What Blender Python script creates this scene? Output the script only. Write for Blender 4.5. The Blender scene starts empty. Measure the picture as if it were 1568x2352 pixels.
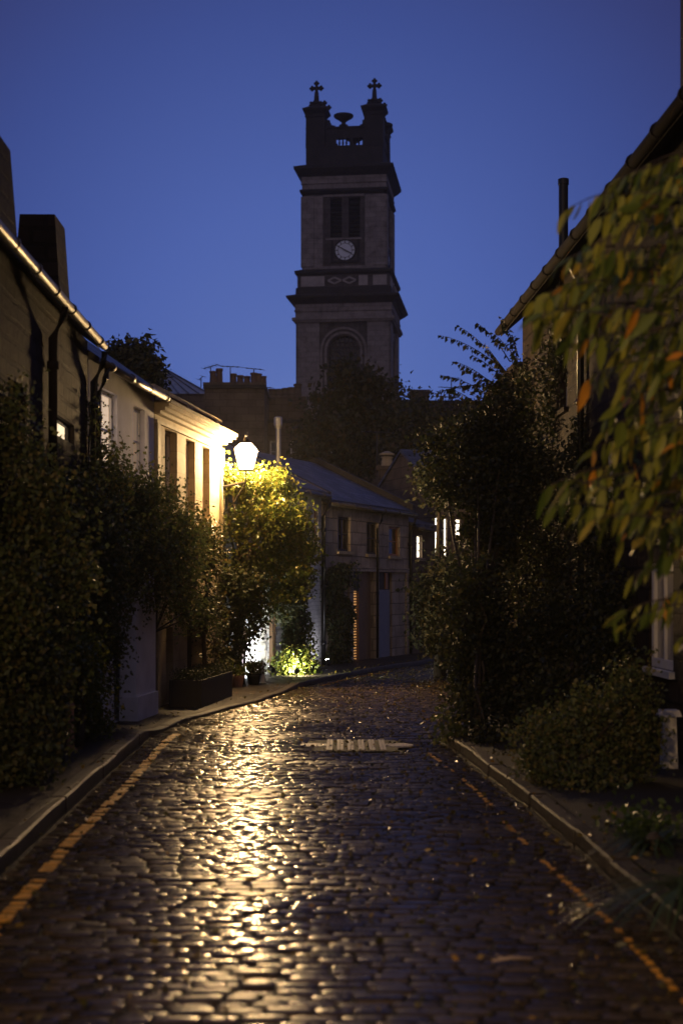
import bpy, bmesh, math, random
import numpy as np
from mathutils import Vector, noise

sc = bpy.context.scene
COL = sc.collection
R = math.radians
PI = math.pi
# ---------------------------------------------------------------- camera, world, exposure
EYE, FPX, CX, HY = 1.8, 3267.0, 784.0, 1343.0
cam_d = bpy.data.cameras.new('camera')
cam = bpy.data.objects.new('camera', cam_d)
COL.objects.link(cam)
cam.location = (0, 0, EYE)
cam.rotation_euler = (R(90), 0, 0)
cam_d.sensor_fit = 'VERTICAL'
cam_d.sensor_height = 36
cam_d.lens = 50.0
cam_d.shift_y = (HY - 1176) / 2352.0
cam_d.clip_start = 0.1
cam_d.clip_end = 2000
cam_d.dof.use_dof = True
cam_d.dof.focus_distance = 27
cam_d.dof.aperture_fstop = 1.5
cam_d.dof.aperture_blades = 8
sc.camera = cam

world = bpy.data.worlds.new('World')
sc.world = world
world.use_nodes = True
wn, wl = world.node_tree.nodes, world.node_tree.links
bg = wn['Background']
sky = wn.new('ShaderNodeTexSky')
sky.sky_type = 'NISHITA'
sky.sun_disc = False
sky.sun_elevation = R(-3)
sky.sun_rotation = R(0)
sky.ozone_density = 5
tc = wn.new('ShaderNodeTexCoord')
dot = wn.new('ShaderNodeVectorMath'); dot.operation = 'DOT_PRODUCT'
wl.new(tc.outputs['Generated'], dot.inputs[0])
dot.inputs[1].default_value = Vector((-0.02, 1, 0.12)).normalized()
ac = wn.new('ShaderNodeMath'); ac.operation = 'ARCCOSINE'
wl.new(dot.outputs['Value'], ac.inputs[0])
dv = wn.new('ShaderNodeMath'); dv.operation = 'DIVIDE'; dv.inputs[1].default_value = R(180)
wl.new(ac.outputs[0], dv.inputs[0])
rp = wn.new('ShaderNodeValToRGB')
wl.new(dv.outputs[0], rp.inputs[0])
el = rp.color_ramp.elements
el[0].position = 0.0; el[0].color = (.104, .172, .475, 1)
el[1].position = 1.0; el[1].color = (.19, .16, .22, 1)
for p, c in ((.045, (.074, .126, .405)), (.085, (.045, .075, .270)), (.1125, (.033, .043, .158)), (.2, (.044, .060, .180)), (.37, (.060, .073, .190)), (.56, (.05, .052, .105)), (.8, (.175, .15, .205))):
    e = el.new(p); e.color = c + (1,)
mx = wn.new('ShaderNodeMix'); mx.data_type = 'RGBA'; mx.blend_type = 'ADD'
mx.inputs[0].default_value = .05
wl.new(rp.outputs[0], mx.inputs[6]); wl.new(sky.outputs[0], mx.inputs[7])
wl.new(mx.outputs[2], bg.inputs[0])
bg.inputs[1].default_value = 1.0

sc.view_settings.view_transform = 'Standard'
sc.view_settings.look = 'None'
sc.view_settings.exposure = 0
sc.view_settings.gamma = 1
sc.render.engine = 'CYCLES'
sc.cycles.use_denoising = True
sc.cycles.sample_clamp_indirect = 4
sc.cycles.max_bounces = 6
sc.cycles.caustics_reflective = False
sc.cycles.caustics_refractive = False

rng = np.random.default_rng(7)
rnd = random.Random(11)

# ---------------------------------------------------------------- measuring helpers
def at(x, y, Y):
    return Vector(((x - CX) / FPX * Y, Y, EYE + (HY - y) / FPX * Y))
def zof(y, Y):
    return EYE + (HY - y) / FPX * Y

# ---------------------------------------------------------------- materials
def mat(name, rough=.6, spec=.5, metal=0.0):
    m = bpy.data.materials.new(name); m.use_nodes = True
    b = m.node_tree.nodes['Principled BSDF']
    b.inputs['Roughness'].default_value = rough
    b.inputs['Specular IOR Level'].default_value = spec
    b.inputs['Metallic'].default_value = metal
    return m, m.node_tree.nodes, m.node_tree.links, b

def ramp(n, l, src, stops):
    r = n.new('ShaderNodeValToRGB')
    e = r.color_ramp.elements
    e[0].position = stops[0][0]; e[0].color = tuple(stops[0][1]) + (1,)
    e[1].position = stops[-1][0]; e[1].color = tuple(stops[-1][1]) + (1,)
    for p, c in stops[1:-1]:
        k = e.new(p); k.color = tuple(c) + (1,)
    l.new(src, r.inputs[0])
    return r.outputs[0]

def uvmap(n):
    return n.new('ShaderNodeTexCoord').outputs['UV']

def stone(name, c1, c2, bw=.5, bh=.26, mortar=.012, rough=.8, bump=.35, joint=.6, off=.5, spec=.12):
    """coursed masonry: blocks vary, joints are cut back, soot blotches have their own shape"""
    m, n, l, b = mat(name, rough, spec)
    uv = uvmap(n)
    wob = n.new('ShaderNodeTexNoise'); wob.inputs['Scale'].default_value = 3; l.new(uv, wob.inputs['Vector'])
    wm = n.new('ShaderNodeMix'); wm.data_type = 'RGBA'; wm.blend_type = 'LINEAR_LIGHT'; wm.inputs[0].default_value = .02
    l.new(uv, wm.inputs[6]); l.new(wob.outputs['Color'], wm.inputs[7])
    br = n.new('ShaderNodeTexBrick')
    l.new(wm.outputs[2], br.inputs['Vector'])
    br.inputs['Scale'].default_value = 1
    br.inputs['Brick Width'].default_value = bw
    br.inputs['Row Height'].default_value = bh
    br.inputs['Mortar Size'].default_value = mortar
    br.inputs['Mortar Smooth'].default_value = .4
    br.inputs['Color1'].default_value = tuple(c1) + (1,)
    br.inputs['Color2'].default_value = tuple(c2) + (1,)
    br.inputs['Mortar'].default_value = tuple(x * joint for x in c1) + (1,)
    br.offset = off
    no = n.new('ShaderNodeTexNoise'); no.inputs['Scale'].default_value = 1.3; no.inputs['Detail'].default_value = 8
    no.inputs['Roughness'].default_value = .65
    l.new(uv, no.inputs['Vector'])
    soot = ramp(n, l, no.outputs[0], [(.3, (.42, .4, .38)), (.5, (.9, .88, .85)), (.75, (1.2, 1.17, 1.1))])
    mu = n.new('ShaderNodeMix'); mu.data_type = 'RGBA'; mu.blend_type = 'MULTIPLY'; mu.inputs[0].default_value = .85
    l.new(br.outputs[0], mu.inputs[6]); l.new(soot, mu.inputs[7])
    l.new(mu.outputs[2], b.inputs['Base Color'])
    fine = n.new('ShaderNodeTexNoise'); fine.inputs['Scale'].default_value = 14; fine.inputs['Detail'].default_value = 6
    l.new(uv, fine.inputs['Vector'])
    sm = n.new('ShaderNodeMath'); sm.operation = 'MULTIPLY_ADD'; sm.inputs[1].default_value = -1.0
    l.new(br.outputs['Fac'], sm.inputs[0]); l.new(fine.outputs[0], sm.inputs[2])
    bp = n.new('ShaderNodeBump'); bp.inputs['Strength'].default_value = bump; bp.inputs['Distance'].default_value = .03
    l.new(sm.outputs[0], bp.inputs['Height']); l.new(bp.outputs[0], b.inputs['Normal'])
    return m

def plain(name, c, rough=.6, metal=0, var=.25, scale=4, bump=.1, spec=.5, streak=1.0):
    m, n, l, b = mat(name, rough, spec, metal)
    uv = uvmap(n)
    mp = n.new('ShaderNodeMapping'); mp.inputs['Scale'].default_value = (1, streak, 1); l.new(uv, mp.inputs['Vector'])
    no = n.new('ShaderNodeTexNoise'); no.inputs['Scale'].default_value = scale; no.inputs['Detail'].default_value = 7
    no.inputs['Roughness'].default_value = .62
    l.new(mp.outputs[0], no.inputs['Vector'])
    l.new(ramp(n, l, no.outputs[0], [(.3, [x * (1 - var) for x in c]), (.7, [min(1, x * (1 + var * .6)) for x in c])]), b.inputs['Base Color'])
    if bump:
        bp = n.new('ShaderNodeBump'); bp.inputs['Strength'].default_value = bump; bp.inputs['Distance'].default_value = .02
        l.new(no.outputs[0], bp.inputs['Height']); l.new(bp.outputs[0], b.inputs['Normal'])
    return m

def glow(name, c, s):
    m, n, l, b = mat(name)
    b.inputs['Base Color'].default_value = tuple(c) + (1,)
    b.inputs['Emission Color'].default_value = tuple(c) + (1,)
    b.inputs['Emission Strength'].default_value = s
    return m

def leafmat(name, stops, rough=.4, trans=.35):
    m, n, l, b = mat(name, rough)
    g = n.new('ShaderNodeNewGeometry')
    c = ramp(n, l, g.outputs['Random Per Island'], stops)
    l.new(c, b.inputs['Base Color'])
    t = n.new('ShaderNodeBsdfTranslucent'); l.new(c, t.inputs[0])
    ms = n.new('ShaderNodeMixShader'); ms.inputs[0].default_value = trans
    l.new(b.outputs[0], ms.inputs[1]); l.new(t.outputs[0], ms.inputs[2])
    l.new(ms.outputs[0], n['Material Output'].inputs['Surface'])
    return m

def slate(name, c, rough=.35):
    m = stone(name, [x * .5 for x in c], [x * 2.4 for x in c], bw=.3, bh=.2, mortar=.01, rough=rough, bump=.5, joint=.4, spec=.4)
    return m

M = {}
M['rubble'] = stone('dark rubble stone', (.026, .018, .012), (.036, .025, .017), .34, .19, .03, bump=.5, joint=.75)
M['render_white'] = plain('white lime render', (.80, .79, .85), .9, var=.16, scale=2.2, bump=.3, spec=.06)
M['cream'] = stone('cream dressed sandstone', (.40, .32, .21), (.46, .37, .25), .7, .32, .006, bump=.18, joint=.8)
M['cream_trim'] = plain('cream moulded sandstone', (.42, .34, .22), .7, var=.3, bump=.25, spec=.15)
M['white_brick'] = stone('white painted brick', (.68, .67, .67), (.74, .73, .72), .24, .085, .010, bump=.5, joint=.8)
M['ashlar'] = stone('weathered ashlar', (.34, .28, .22), (.46, .38, .30), .55, .27, .014, bump=.5)
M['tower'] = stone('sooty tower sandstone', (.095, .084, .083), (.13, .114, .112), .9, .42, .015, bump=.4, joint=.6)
M['tower_light'] = stone('paler tower sandstone', (.27, .237, .232), (.34, .30, .293), .9, .42, .015, bump=.4, joint=.65)  # paler stone of the pilasters, mouldings and friezes
M['tower_trim'] = plain('black weathered cornice stone', (.034, .028, .028), .85, var=.5, scale=1.2, bump=.4)
M['tower_pale'] = plain('pale tower panel stone', (.42, .37, .35), .8, var=.3, scale=1.5)
M['dark_rubble'] = stone('dark right hand rubble', (.028, .021, .017), (.04, .03, .023), .42, .22, .02, bump=.6)
M['tenement'] = stone('brown tenement stone', (.13, .10, .08), (.17, .13, .10), .6, .3, .015, bump=.4)
M['slate'] = slate('wet blue grey slate', (.042, .043, .054), .46)
M['matte_slate'] = stone('old dull slate', (.02, .018, .017), (.035, .03, .028), .3, .2, .01, rough=.85, bump=.5, joint=.4, spec=.08)
M['lead'] = plain('pale lead sheet roof', (.34, .36, .40), .45, .3)
M['gutter'] = plain('painted iron gutter', (.08, .065, .045), .42, .4, bump=.1)
M['iron'] = plain('black painted iron', (.012, .012, .013), .35, .2, bump=.05)
M['matte_black'] = plain('flaking black gutter', (.016, .013, .011), .9, 0, bump=.1, spec=.08)
M['steel'] = plain('galvanised steel', (.28, .28, .30), .35, .9, bump=.05)
M['wood_dark'] = plain('dark stained wood', (.022, .016, .013), .6, scale=9, streak=.15)
M['wood'] = plain('bare brown timber', (.22, .13, .065), .6, scale=9, streak=.15)
M['wood_orange_lit'] = plain('orange timber and lit reveal tone', (.42, .17, .05), .4, scale=9, streak=.15)  # orange also stands in for light on a reveal and a pane
M['white_paint'] = plain('white gloss paint', (.72, .70, .67), .4, var=.12, bump=.08)
M['grey_paint'] = plain('grey painted door', (.22, .225, .27), .5, var=.15)
M['terracotta'] = plain('terracotta', (.48, .25, .16), .8, var=.3)
M['pot'] = plain('sooty chimney pot', (.15, .08, .06), .8, var=.4)
M['leaf_glint'] = plain('wet brown leaf glints', (.09, .06, .025), .16, var=.5, scale=30, bump=0, spec=.6)  # glossy surface of the domes added for glints
M['stick'] = plain('peeled pale wood', (.40, .30, .22), .6, scale=20)
M['soil'] = plain('dark wet soil', (.02, .015, .011), .8, var=.5, scale=12, bump=.5)
M['bark'] = plain('dark wet bark', (.05, .037, .027), .75, var=.5, scale=12, streak=.2, bump=.6)
M['bark_pale'] = plain('pale brown stems', (.16, .10, .055), .7, var=.5, scale=12, streak=.2, bump=.6)
M['dial'] = plain('pale opal clock dial', (.80, .84, .92), .35, var=.06)
def glassmat(name, c, rough=.08):
    m, n, l, b = mat(name, rough, .5)
    b.inputs['Base Color'].default_value = tuple(c) + (1,)
    no = n.new('ShaderNodeTexNoise'); no.inputs['Scale'].default_value = 1.5; l.new(uvmap(n), no.inputs['Vector'])
    bp = n.new('ShaderNodeBump'); bp.inputs['Strength'].default_value = .08; bp.inputs['Distance'].default_value = .03
    l.new(no.outputs[0], bp.inputs['Height']); l.new(bp.outputs[0], b.inputs['Normal'])
    return m
M['glass'] = glassmat('dark window glass', (.012, .013, .016))
M['glass_curtain'] = glassmat('window glass over a pale blind', (.34, .31, .27), .25)
M['blind'] = glassmat('white blind behind glass', (.62, .57, .50), .45)
M['glow_blind'] = glow('blind lit from inside', (1, .74, .52), .62)
M['glow_dim'] = glow('dimly lit blind', (1, .74, .50), .13)
M['glow_warm'] = glow('warm lit window', (1, .80, .50), 1.3)
M['glow_amber'] = glow('amber lit window', (1, .52, .18), .45)
M['glow_white'] = glow('bright lit window', (1, .88, .68), 5)
M['lamp'] = glow('burning lantern glass', (1, .64, .285), 860)
M['lamp_far'] = glow('burning lantern glass up the lane', (1, .62, .26), 780)
M['spot_cool'] = glow('cool white spotlight lens', (.92, .96, 1), 950)
M['fill_soft'] = glow('soft white fill light lens', (.93, .92, 1), 260)  # lens of the added fill light at the wall end
M['spot_green'] = glow('warm white spotlight lens', (1, .93, .66), 2600)

# wet granite sett, a little different stone by stone
def settmat(name, cols, rough=(.13, .33)):
    m, n, l, b = mat(name, .3, .48)
    g = n.new('ShaderNodeNewGeometry')
    oc = n.new('ShaderNodeTexCoord').outputs['Object']
    b.inputs['Specular Tint'].default_value = (1, .84, .64, 1)
    base = ramp(n, l, g.outputs['Random Per Island'], cols)
    no = n.new('ShaderNodeTexNoise'); no.inputs['Scale'].default_value = 38; no.inputs['Detail'].default_value = 5; l.new(oc, no.inputs['Vector'])
    mu = n.new('ShaderNodeMix'); mu.data_type = 'RGBA'; mu.blend_type = 'MULTIPLY'; mu.inputs[0].default_value = .7
    l.new(base, mu.inputs[6]); l.new(ramp(n, l, no.outputs[0], [(.3, (.5, .5, .5)), (.7, (1.2, 1.2, 1.2))]), mu.inputs[7])
    l.new(mu.outputs[2], b.inputs['Base Color'])
    big = n.new('ShaderNodeTexNoise'); big.inputs['Scale'].default_value = 1.1; big.inputs['Detail'].default_value = 4; l.new(oc, big.inputs['Vector'])
    mr = n.new('ShaderNodeMapRange'); mr.inputs[1].default_value = .35; mr.inputs[2].default_value = .65
    mr.inputs[3].default_value = rough[0]; mr.inputs[4].default_value = rough[1]
    l.new(big.outputs[0], mr.inputs[0]); l.new(mr.outputs[0], b.inputs['Roughness'])
    bp = n.new('ShaderNodeBump'); bp.inputs['Strength'].default_value = .16; bp.inputs['Distance'].default_value = .005
    l.new(no.outputs[0], bp.inputs['Height']); l.new(bp.outputs[0], b.inputs['Normal'])
    return m
M['sett'] = settmat('wet granite setts', [(0, (.026, .019, .013)), (.5, (.052, .038, .025)), (1, (.09, .067, .045))])
M['paving'] = stone('wet stone paving', (.036, .027, .021), (.05, .038, .03), .7, .5, .012, rough=.62, bump=.4, spec=.3)
M['kerb'] = stone('granite kerb', (.07, .058, .048), (.10, .084, .07), .9, 5, .012, rough=.5, bump=.3, spec=.35)
M['kerb_wet'] = stone('wet worn kerb', (.06, .05, .042), (.09, .077, .065), .9, 5, .012, rough=.6, bump=.6, spec=.16)
M['yellow'] = plain('worn yellow road paint', (.78, .36, .015), .5, var=.5, scale=22, bump=.3)
M['grout'] = plain('mossy joints', (.016, .016, .009), .8, var=.6, scale=9, bump=.5)
M['pale_strip'] = plain('pale worn stone strip', (.42, .37, .32), .5, var=.35, scale=12, bump=.3)

M['leaf_dark'] = leafmat('dark evergreen leaves', [(0, (.04, .055, .02)), (.6, (.07, .085, .03)), (1, (.13, .11, .04))], .55)
M['leaf_shade'] = leafmat('leaves darkened for shade', [(0, (.018, .026, .010)), (.6, (.032, .040, .015)), (1, (.065, .055, .02))], .6)  # evergreen leaves with the shade put into their colour
M['leaf_ivy'] = leafmat('ivy leaves', [(0, (.06, .085, .03)), (.6, (.11, .13, .042)), (1, (.20, .16, .06))], .52)
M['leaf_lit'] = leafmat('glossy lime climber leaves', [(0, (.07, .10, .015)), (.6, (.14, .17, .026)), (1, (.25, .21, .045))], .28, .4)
M['leaf_tree'] = leafmat('autumn tree leaves', [(0, (.03, .038, .012)), (.7, (.06, .06, .02)), (1, (.11, .07, .02))], .5)
M['leaf_cherry'] = leafmat('long turning leaves', [(0, (.07, .12, .02)), (.5, (.19, .23, .036)), (.90, (.38, .36, .05)), (.965, (.44, .34, .05)), (.985, (.68, .30, .03)), (1, (.68, .28, .03))], .42, .4)
M['leaf_fern'] = leafmat('bright strap leaves', [(0, (.04, .075, .02)), (1, (.09, .13, .035))], .35)
M['leaf_fallen'] = leafmat('wet fallen leaves', [(0, (.05, .05, .012)), (.6, (.10, .085, .02)), (.9, (.24, .17, .03)), (1, (.42, .24, .04))], .30, .1)

# ---------------------------------------------------------------- mesh helpers
ORG = {}
class MB:
    def __init__(s): s.v, s.f = [], []
    def add(s, vs, fs):
        o = len(s.v)
        s.v += [tuple(p) for p in vs]
        s.f += [tuple(i + o for i in q) for q in fs]
    def quad(s, a, b, c, d): s.add([a, b, c, d], [(0, 1, 2, 3)])
    def poly(s, pts): s.add(pts, [tuple(range(len(pts)))])
    def hexa(s, b, t):
        n = len(b)
        s.add(list(b) + list(t), [tuple(range(n))[::-1], tuple(range(n, 2 * n))] + [(i, (i + 1) % n, n + (i + 1) % n, n + i) for i in range(n)])
    def box(s, x0, x1, y0, y1, z0, z1, T=None):
        b = [(x0, y0, z0), (x1, y0, z0), (x1, y1, z0), (x0, y1, z0)]
        t = [(x, y, z1) for x, y, _ in b]
        if T: b = [T(*p) for p in b]; t = [T(*p) for p in t]
        s.hexa(b, t)
    def frustum(s, cx, cy, h0, h1, z0, z1, T=None, k=1.0):
        b = [(cx - h0, cy - h0 * k, z0), (cx + h0, cy - h0 * k, z0), (cx + h0, cy + h0 * k, z0), (cx - h0, cy + h0 * k, z0)]
        t = [(cx - h1, cy - h1 * k, z1), (cx + h1, cy - h1 * k, z1), (cx + h1, cy + h1 * k, z1), (cx - h1, cy + h1 * k, z1)]
        if T: b = [T(*p) for p in b]; t = [T(*p) for p in t]
        s.hexa(b, t)
    def lathe(s, c, prof, n=12, T=None):
        rings = []
        for r, z in prof:
            rings.append([(c[0] + r * math.cos(2 * PI * i / n), c[1] + r * math.sin(2 * PI * i / n), c[2] + z) for i in range(n)])
        vs = [p for r in rings for p in r]
        if T: vs = [T(*p) for p in vs]
        fs = [(j * n + i, j * n + (i + 1) % n, (j + 1) * n + (i + 1) % n, (j + 1) * n + i) for j in range(len(prof) - 1) for i in range(n)]
        fs.append(tuple(range(n))[::-1]); fs.append(tuple((len(prof) - 1) * n + i for i in range(n)))
        s.add(vs, fs)
    def tube(s, pts, rad, n=6):
        pts = [Vector(p) for p in pts]
        if not hasattr(rad, '__len__'): rad = [rad] * len(pts)
        vs = []
        for k, p in enumerate(pts):
            d = (pts[min(k + 1, len(pts) - 1)] - pts[max(k - 1, 0)]).normalized()
            a = d.orthogonal().normalized() if abs(d.z) > .95 else d.cross(Vector((0, 0, 1))).normalized()
            b = d.cross(a)
            for i in range(n):
                t = 2 * PI * i / n
                vs.append(p + (a * math.cos(t) + b * math.sin(t)) * rad[k])
        fs = [(j * n + i, j * n + (i + 1) % n, (j + 1) * n + (i + 1) % n, (j + 1) * n + i) for j in range(len(pts) - 1) for i in range(n)]
        fs.append(tuple(range(n))[::-1]); fs.append(tuple((len(pts) - 1) * n + i for i in range(n)))
        s.add(vs, fs)
    def build(s, name, m, parent=None, smooth=False, label=None, recalc=True):
        o = (0, 0, 0)
        if parent is not None: o = ORG[parent.name]
        me = bpy.data.meshes.new(name)
        me.from_pydata([(p[0] - o[0], p[1] - o[1], p[2] - o[2]) for p in s.v], [], s.f)
        if recalc:
            bm = bmesh.new(); bm.from_mesh(me); bmesh.ops.recalc_face_normals(bm, faces=bm.faces); bm.to_mesh(me); bm.free()
        uv = me.uv_layers.new(name='UVMap')
        for p in me.polygons:
            nx, ny, nz = p.normal
            h = math.hypot(nx, ny)
            for li in p.loop_indices:
                c = me.vertices[me.loops[li].vertex_index].co
                x, y, z = c[0] + o[0], c[1] + o[1], c[2] + o[2]
                if h < .25: uv.data[li].uv = (x, y)
                else: uv.data[li].uv = ((-ny * x + nx * y) / h, z / max(h, .3))
            p.use_smooth = smooth
        me.materials.append(m)
        ob = bpy.data.objects.new(name, me)
        COL.objects.link(ob)
        if parent is not None: ob.parent = parent
        ORG[ob.name] = o
        if label: ob['label'] = label
        return ob

def tag(o, label, cat, group=None):
    o['label'] = label; o['category'] = cat
    if group: o['group'] = group
    return o
def thing(name, label, cat, loc=(0, 0, 0), group=None):
    o = bpy.data.objects.new(name, None); COL.objects.link(o)
    o.location = loc; o.empty_display_size = .3
    ORG[o.name] = tuple(loc)
    return tag(o, label, cat, group)
def struct(o, kind='structure'):
    o['kind'] = kind
    return o

class Frame:
    """a vertical wall plane seen from above: u runs along it, w points out to the lane"""
    def __init__(s, p0, p1, side=1):
        s.p0 = Vector(p0); s.p1 = Vector(p1); d = s.p1 - s.p0
        s.L = d.length; s.U = d.normalized(); s.N = Vector((s.U.y, -s.U.x)) * side
    def pt(s, u, w, z):
        p = s.p0 + s.U * u + s.N * w
        return Vector((p.x, p.y, z))
    def u_at(s, x, w=0):
        t = (x - CX) / FPX; b = s.p0 + s.N * w
        return (t * b.y - b.x) / (s.U.x - t * s.U.y)
    def op(s, x0, x1, y0, y1):
        a, b = sorted((s.u_at(x0), s.u_at(x1)))
        Y = (s.pt((a + b) / 2, 0, 0)).y
        return (a, b, zof(y1, Y), zof(y0, Y))
    def box(s, mb, u0, u1, w0, w1, z0, z1):
        mb.box(u0, u1, w0, w1, z0, z1, T=lambda u, w, z: s.pt(u, w, z))

def wall_face(mb, F, u0, u1, z0, z1, ops, dep=.22, w=0.0):
    us = sorted({u0, u1, *[c for o in ops for c in o[:2]]}); us = [u for u in us if u0 <= u <= u1]
    zs = sorted({z0, z1, *[c for o in ops for c in o[2:4]]}); zs = [z for z in zs if z0 <= z <= z1]
    for i in range(len(us) - 1):
        for j in range(len(zs) - 1):
            um, zm = (us[i] + us[i + 1]) / 2, (zs[j] + zs[j + 1]) / 2
            if any(o[0] < um < o[1] and o[2] < zm < o[3] for o in ops): continue
            mb.quad(F.pt(us[i], w, zs[j]), F.pt(us[i + 1], w, zs[j]), F.pt(us[i + 1], w, zs[j + 1]), F.pt(us[i], w, zs[j + 1]))
    for a, b, c, d in ops:
        for (p, q) in (((a, c), (a, d)), ((a, d), (b, d)), ((b, d), (b, c)), ((b, c), (a, c))):
            mb.quad(F.pt(p[0], w, p[1]), F.pt(q[0], w, q[1]), F.pt(q[0], w - dep, q[1]), F.pt(p[0], w - dep, p[1]))

def house_wall(F, zt, ops, depth, m, parent, dep=.22, z0=-.05, rise=0.0, name='wall'):
    mb = MB()
    wall_face(mb, F, 0, F.L, z0, zt, ops, dep)
    for u in (0, F.L):
        pts = [F.pt(u, 0, z0), F.pt(u, -depth, z0), F.pt(u, -depth, zt)]
        if rise: pts.append(F.pt(u, -depth / 2, zt + rise))
        pts.append(F.pt(u, 0, zt))
        mb.poly(pts)
    mb.quad(F.pt(0, -depth, z0), F.pt(F.L, -depth, z0), F.pt(F.L, -depth, zt), F.pt(0, -depth, zt))
    return mb.build(name, m, parent, recalc=False)

def roof(F, zt, depth, rise, parent, m=None, over=.14, end=.04, th=.09, name='roof'):
    mb = MB()
    k = rise / (depth / 2)
    for sgn in (1, -1):
        we = over if sgn > 0 else -depth - over
        ze = zt - over * k + .02
        wr = -depth / 2
        a, b = -end, F.L + end
        bot = [F.pt(a, we, ze), F.pt(b, we, ze), F.pt(b, wr, zt + rise + .02), F.pt(a, wr, zt + rise + .02)]
        top = [p + Vector((0, 0, th)) for p in bot]
        mb.hexa(bot, top)
    r = mb.build(name, m or M['slate'], parent)
    return r

def gutter(F, zt, parent, u0=0, u1=None, w=.2, r=.047, dz=-.06, m='gutter'):
    mb = MB()
    u1 = F.L if u1 is None else u1
    mb.tube([F.pt(u0, w, zt + dz), F.pt((u0 + u1) / 2, w, zt + dz - .012), F.pt(u1, w, zt + dz)], r, 10)
    k = u0 + .3
    while k < u1:
        mb.tube([F.pt(k - .03, w, zt + dz), F.pt(k + .03, w, zt + dz)], r * 1.22, 10); k += .95
    return mb.build('gutter', M[m], parent, smooth=True)

def downpipe(F, u, zt, parent, z0=.1, r=.045, m='iron'):
    mb = MB()
    mb.tube([F.pt(u, .2, zt - .06), F.pt(u, .18, zt - .2), F.pt(u, .07, zt - .42), F.pt(u, .07, z0)], r, 8)
    z = zt - .7
    while z > z0 + .3:
        mb.tube([F.pt(u, .07, z - .04), F.pt(u, .07, z + .04)], r * 1.35, 8); z -= 1.2
    return mb.build('downpipe', M[m], parent, smooth=True)

def window(parent, F, o, pane='glass', frame='white_paint', nx=2, nz=2, dep=.18, fr=.045, sill=None, name='window'):
    a, b, c, d = o
    mb = MB()
    w0, w1 = -dep - .02, -dep + .035
    F.box(mb, a, a + fr, w0, w1, c, d); F.box(mb, b - fr, b, w0, w1, c, d)
    F.box(mb, a + fr, b - fr, w0, w1, c, c + fr); F.box(mb, a + fr, b - fr, w0, w1, d - fr, d)
    for i in range(1, nx):
        u = a + (b - a) * i / nx; F.box(mb, u - .012, u + .012, w0 + .01, w1 - .008, c + fr, d - fr)
    for j in range(1, nz):
        z = c + (d - c) * j / nz; F.box(mb, a + fr, b - fr, w0 + .012, w1 - .004, z - .014, z + .014)
    f = mb.build(name, M[frame], parent)
    mb = MB(); mb.quad(F.pt(a, -dep - .004, c), F.pt(b, -dep - .004, c), F.pt(b, -dep - .004, d), F.pt(a, -dep - .004, d))
    mb.build('pane', M[pane], f)
    if sill:
        mb = MB(); F.box(mb, a - .06, b + .06, -dep + .04, .06, c - .07, c - .002); mb.build('sill', M[sill], f)
    return f

def slab(parent, F, o, m, dep=.16, boards=0, name='door', horiz=False):
    """a door leaf set back in its opening, with board joints as real grooves"""
    a, b, c, d = o
    mb = MB()
    if boards:
        for i in range(boards):
            if horiz:
                z0 = c + (d - c) * i / boards; z1 = c + (d - c) * (i + 1) / boards
                F.box(mb, a, b, -dep - .04, -dep, z0 + .004, z1 - .004)
            else:
                u0 = a + (b - a) * i / boards; u1 = a + (b - a) * (i + 1) / boards
                F.box(mb, u0 + .004, u1 - .004, -dep - .04, -dep, c, d)
        F.box(mb, a, b, -dep - .06, -dep - .03, c, d)
    else:
        F.box(mb, a, b, -dep - .05, -dep, c, d)
    return mb.build(name, M[m], parent)

# ---------------------------------------------------------------- foliage helpers
def leaf_mesh(name, cen, ax, L, W, m, parent, curl=.25, big=False):
    N = len(cen)
    r = rng.normal(size=(N, 3)); r[:, 2] += .5
    side = np.cross(ax, r); side /= np.linalg.norm(side, axis=1)[:, None] + 1e-9
    nor = np.cross(side, ax)
    L = L[:, None]; W = W[:, None]
    if not big:
        vs = np.stack([cen, cen + ax * L * .45 + side * W * .5 + nor * W * curl, cen + ax * L, cen + ax * L * .45 - side * W * .5 + nor * W * curl], 1)
        fl = np.array([[0, 1, 2], [0, 2, 3]])
    else:
        down = np.array([0, 0, -1.0]); curl = (.05 + .55 * rng.random(N) ** 1.5)[:, None]; W = W * (.7 + .6 * rng.random(N))[:, None]
        def mid(t): return cen + ax * L * t + down * L * (.35 * t * t) * curl * 2
        row = [cen]
        for t, k in ((.22, .72), (.5, 1.0), (.78, .66)):
            c = mid(t); row += [c + side * W * .5 * k + nor * W * .16 * k, c, c - side * W * .5 * k + nor * W * .16 * k]
        row.append(mid(1.0))
        vs = np.stack(row, 1)
        fl = [[0, 1, 2], [0, 2, 3], [1, 4, 2], [2, 4, 5], [2, 5, 3], [3, 5, 6], [4, 7, 5], [5, 7, 8], [5, 8, 6], [6, 8, 9], [7, 10, 8], [8, 10, 9]]
        fl = np.array(fl)
    nv = vs.shape[1]
    fa = (fl[None] + (np.arange(N) * nv)[:, None, None]).reshape(-1, 3)
    o = np.array(ORG[parent.name]) if parent is not None else np.zeros(3)
    V = vs.reshape(-1, 3) - o
    me = bpy.data.meshes.new(name)
    me.vertices.add(len(V)); me.vertices.foreach_set('co', V.astype(np.float32).ravel())
    me.loops.add(len(fa) * 3); me.loops.foreach_set('vertex_index', fa.astype(np.int32).ravel())
    me.polygons.add(len(fa)); me.polygons.foreach_set('loop_start', np.arange(0, len(fa) * 3, 3, dtype=np.int32))
    me.update(calc_edges=True)
    if big: me.polygons.foreach_set('use_smooth', np.ones(len(fa), bool))
    me.materials.append(m)
    ob = bpy.data.objects.new(name, me); COL.objects.link(ob)
    if parent is not None: ob.parent = parent
    ORG[ob.name] = tuple(o)
    return ob

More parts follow.
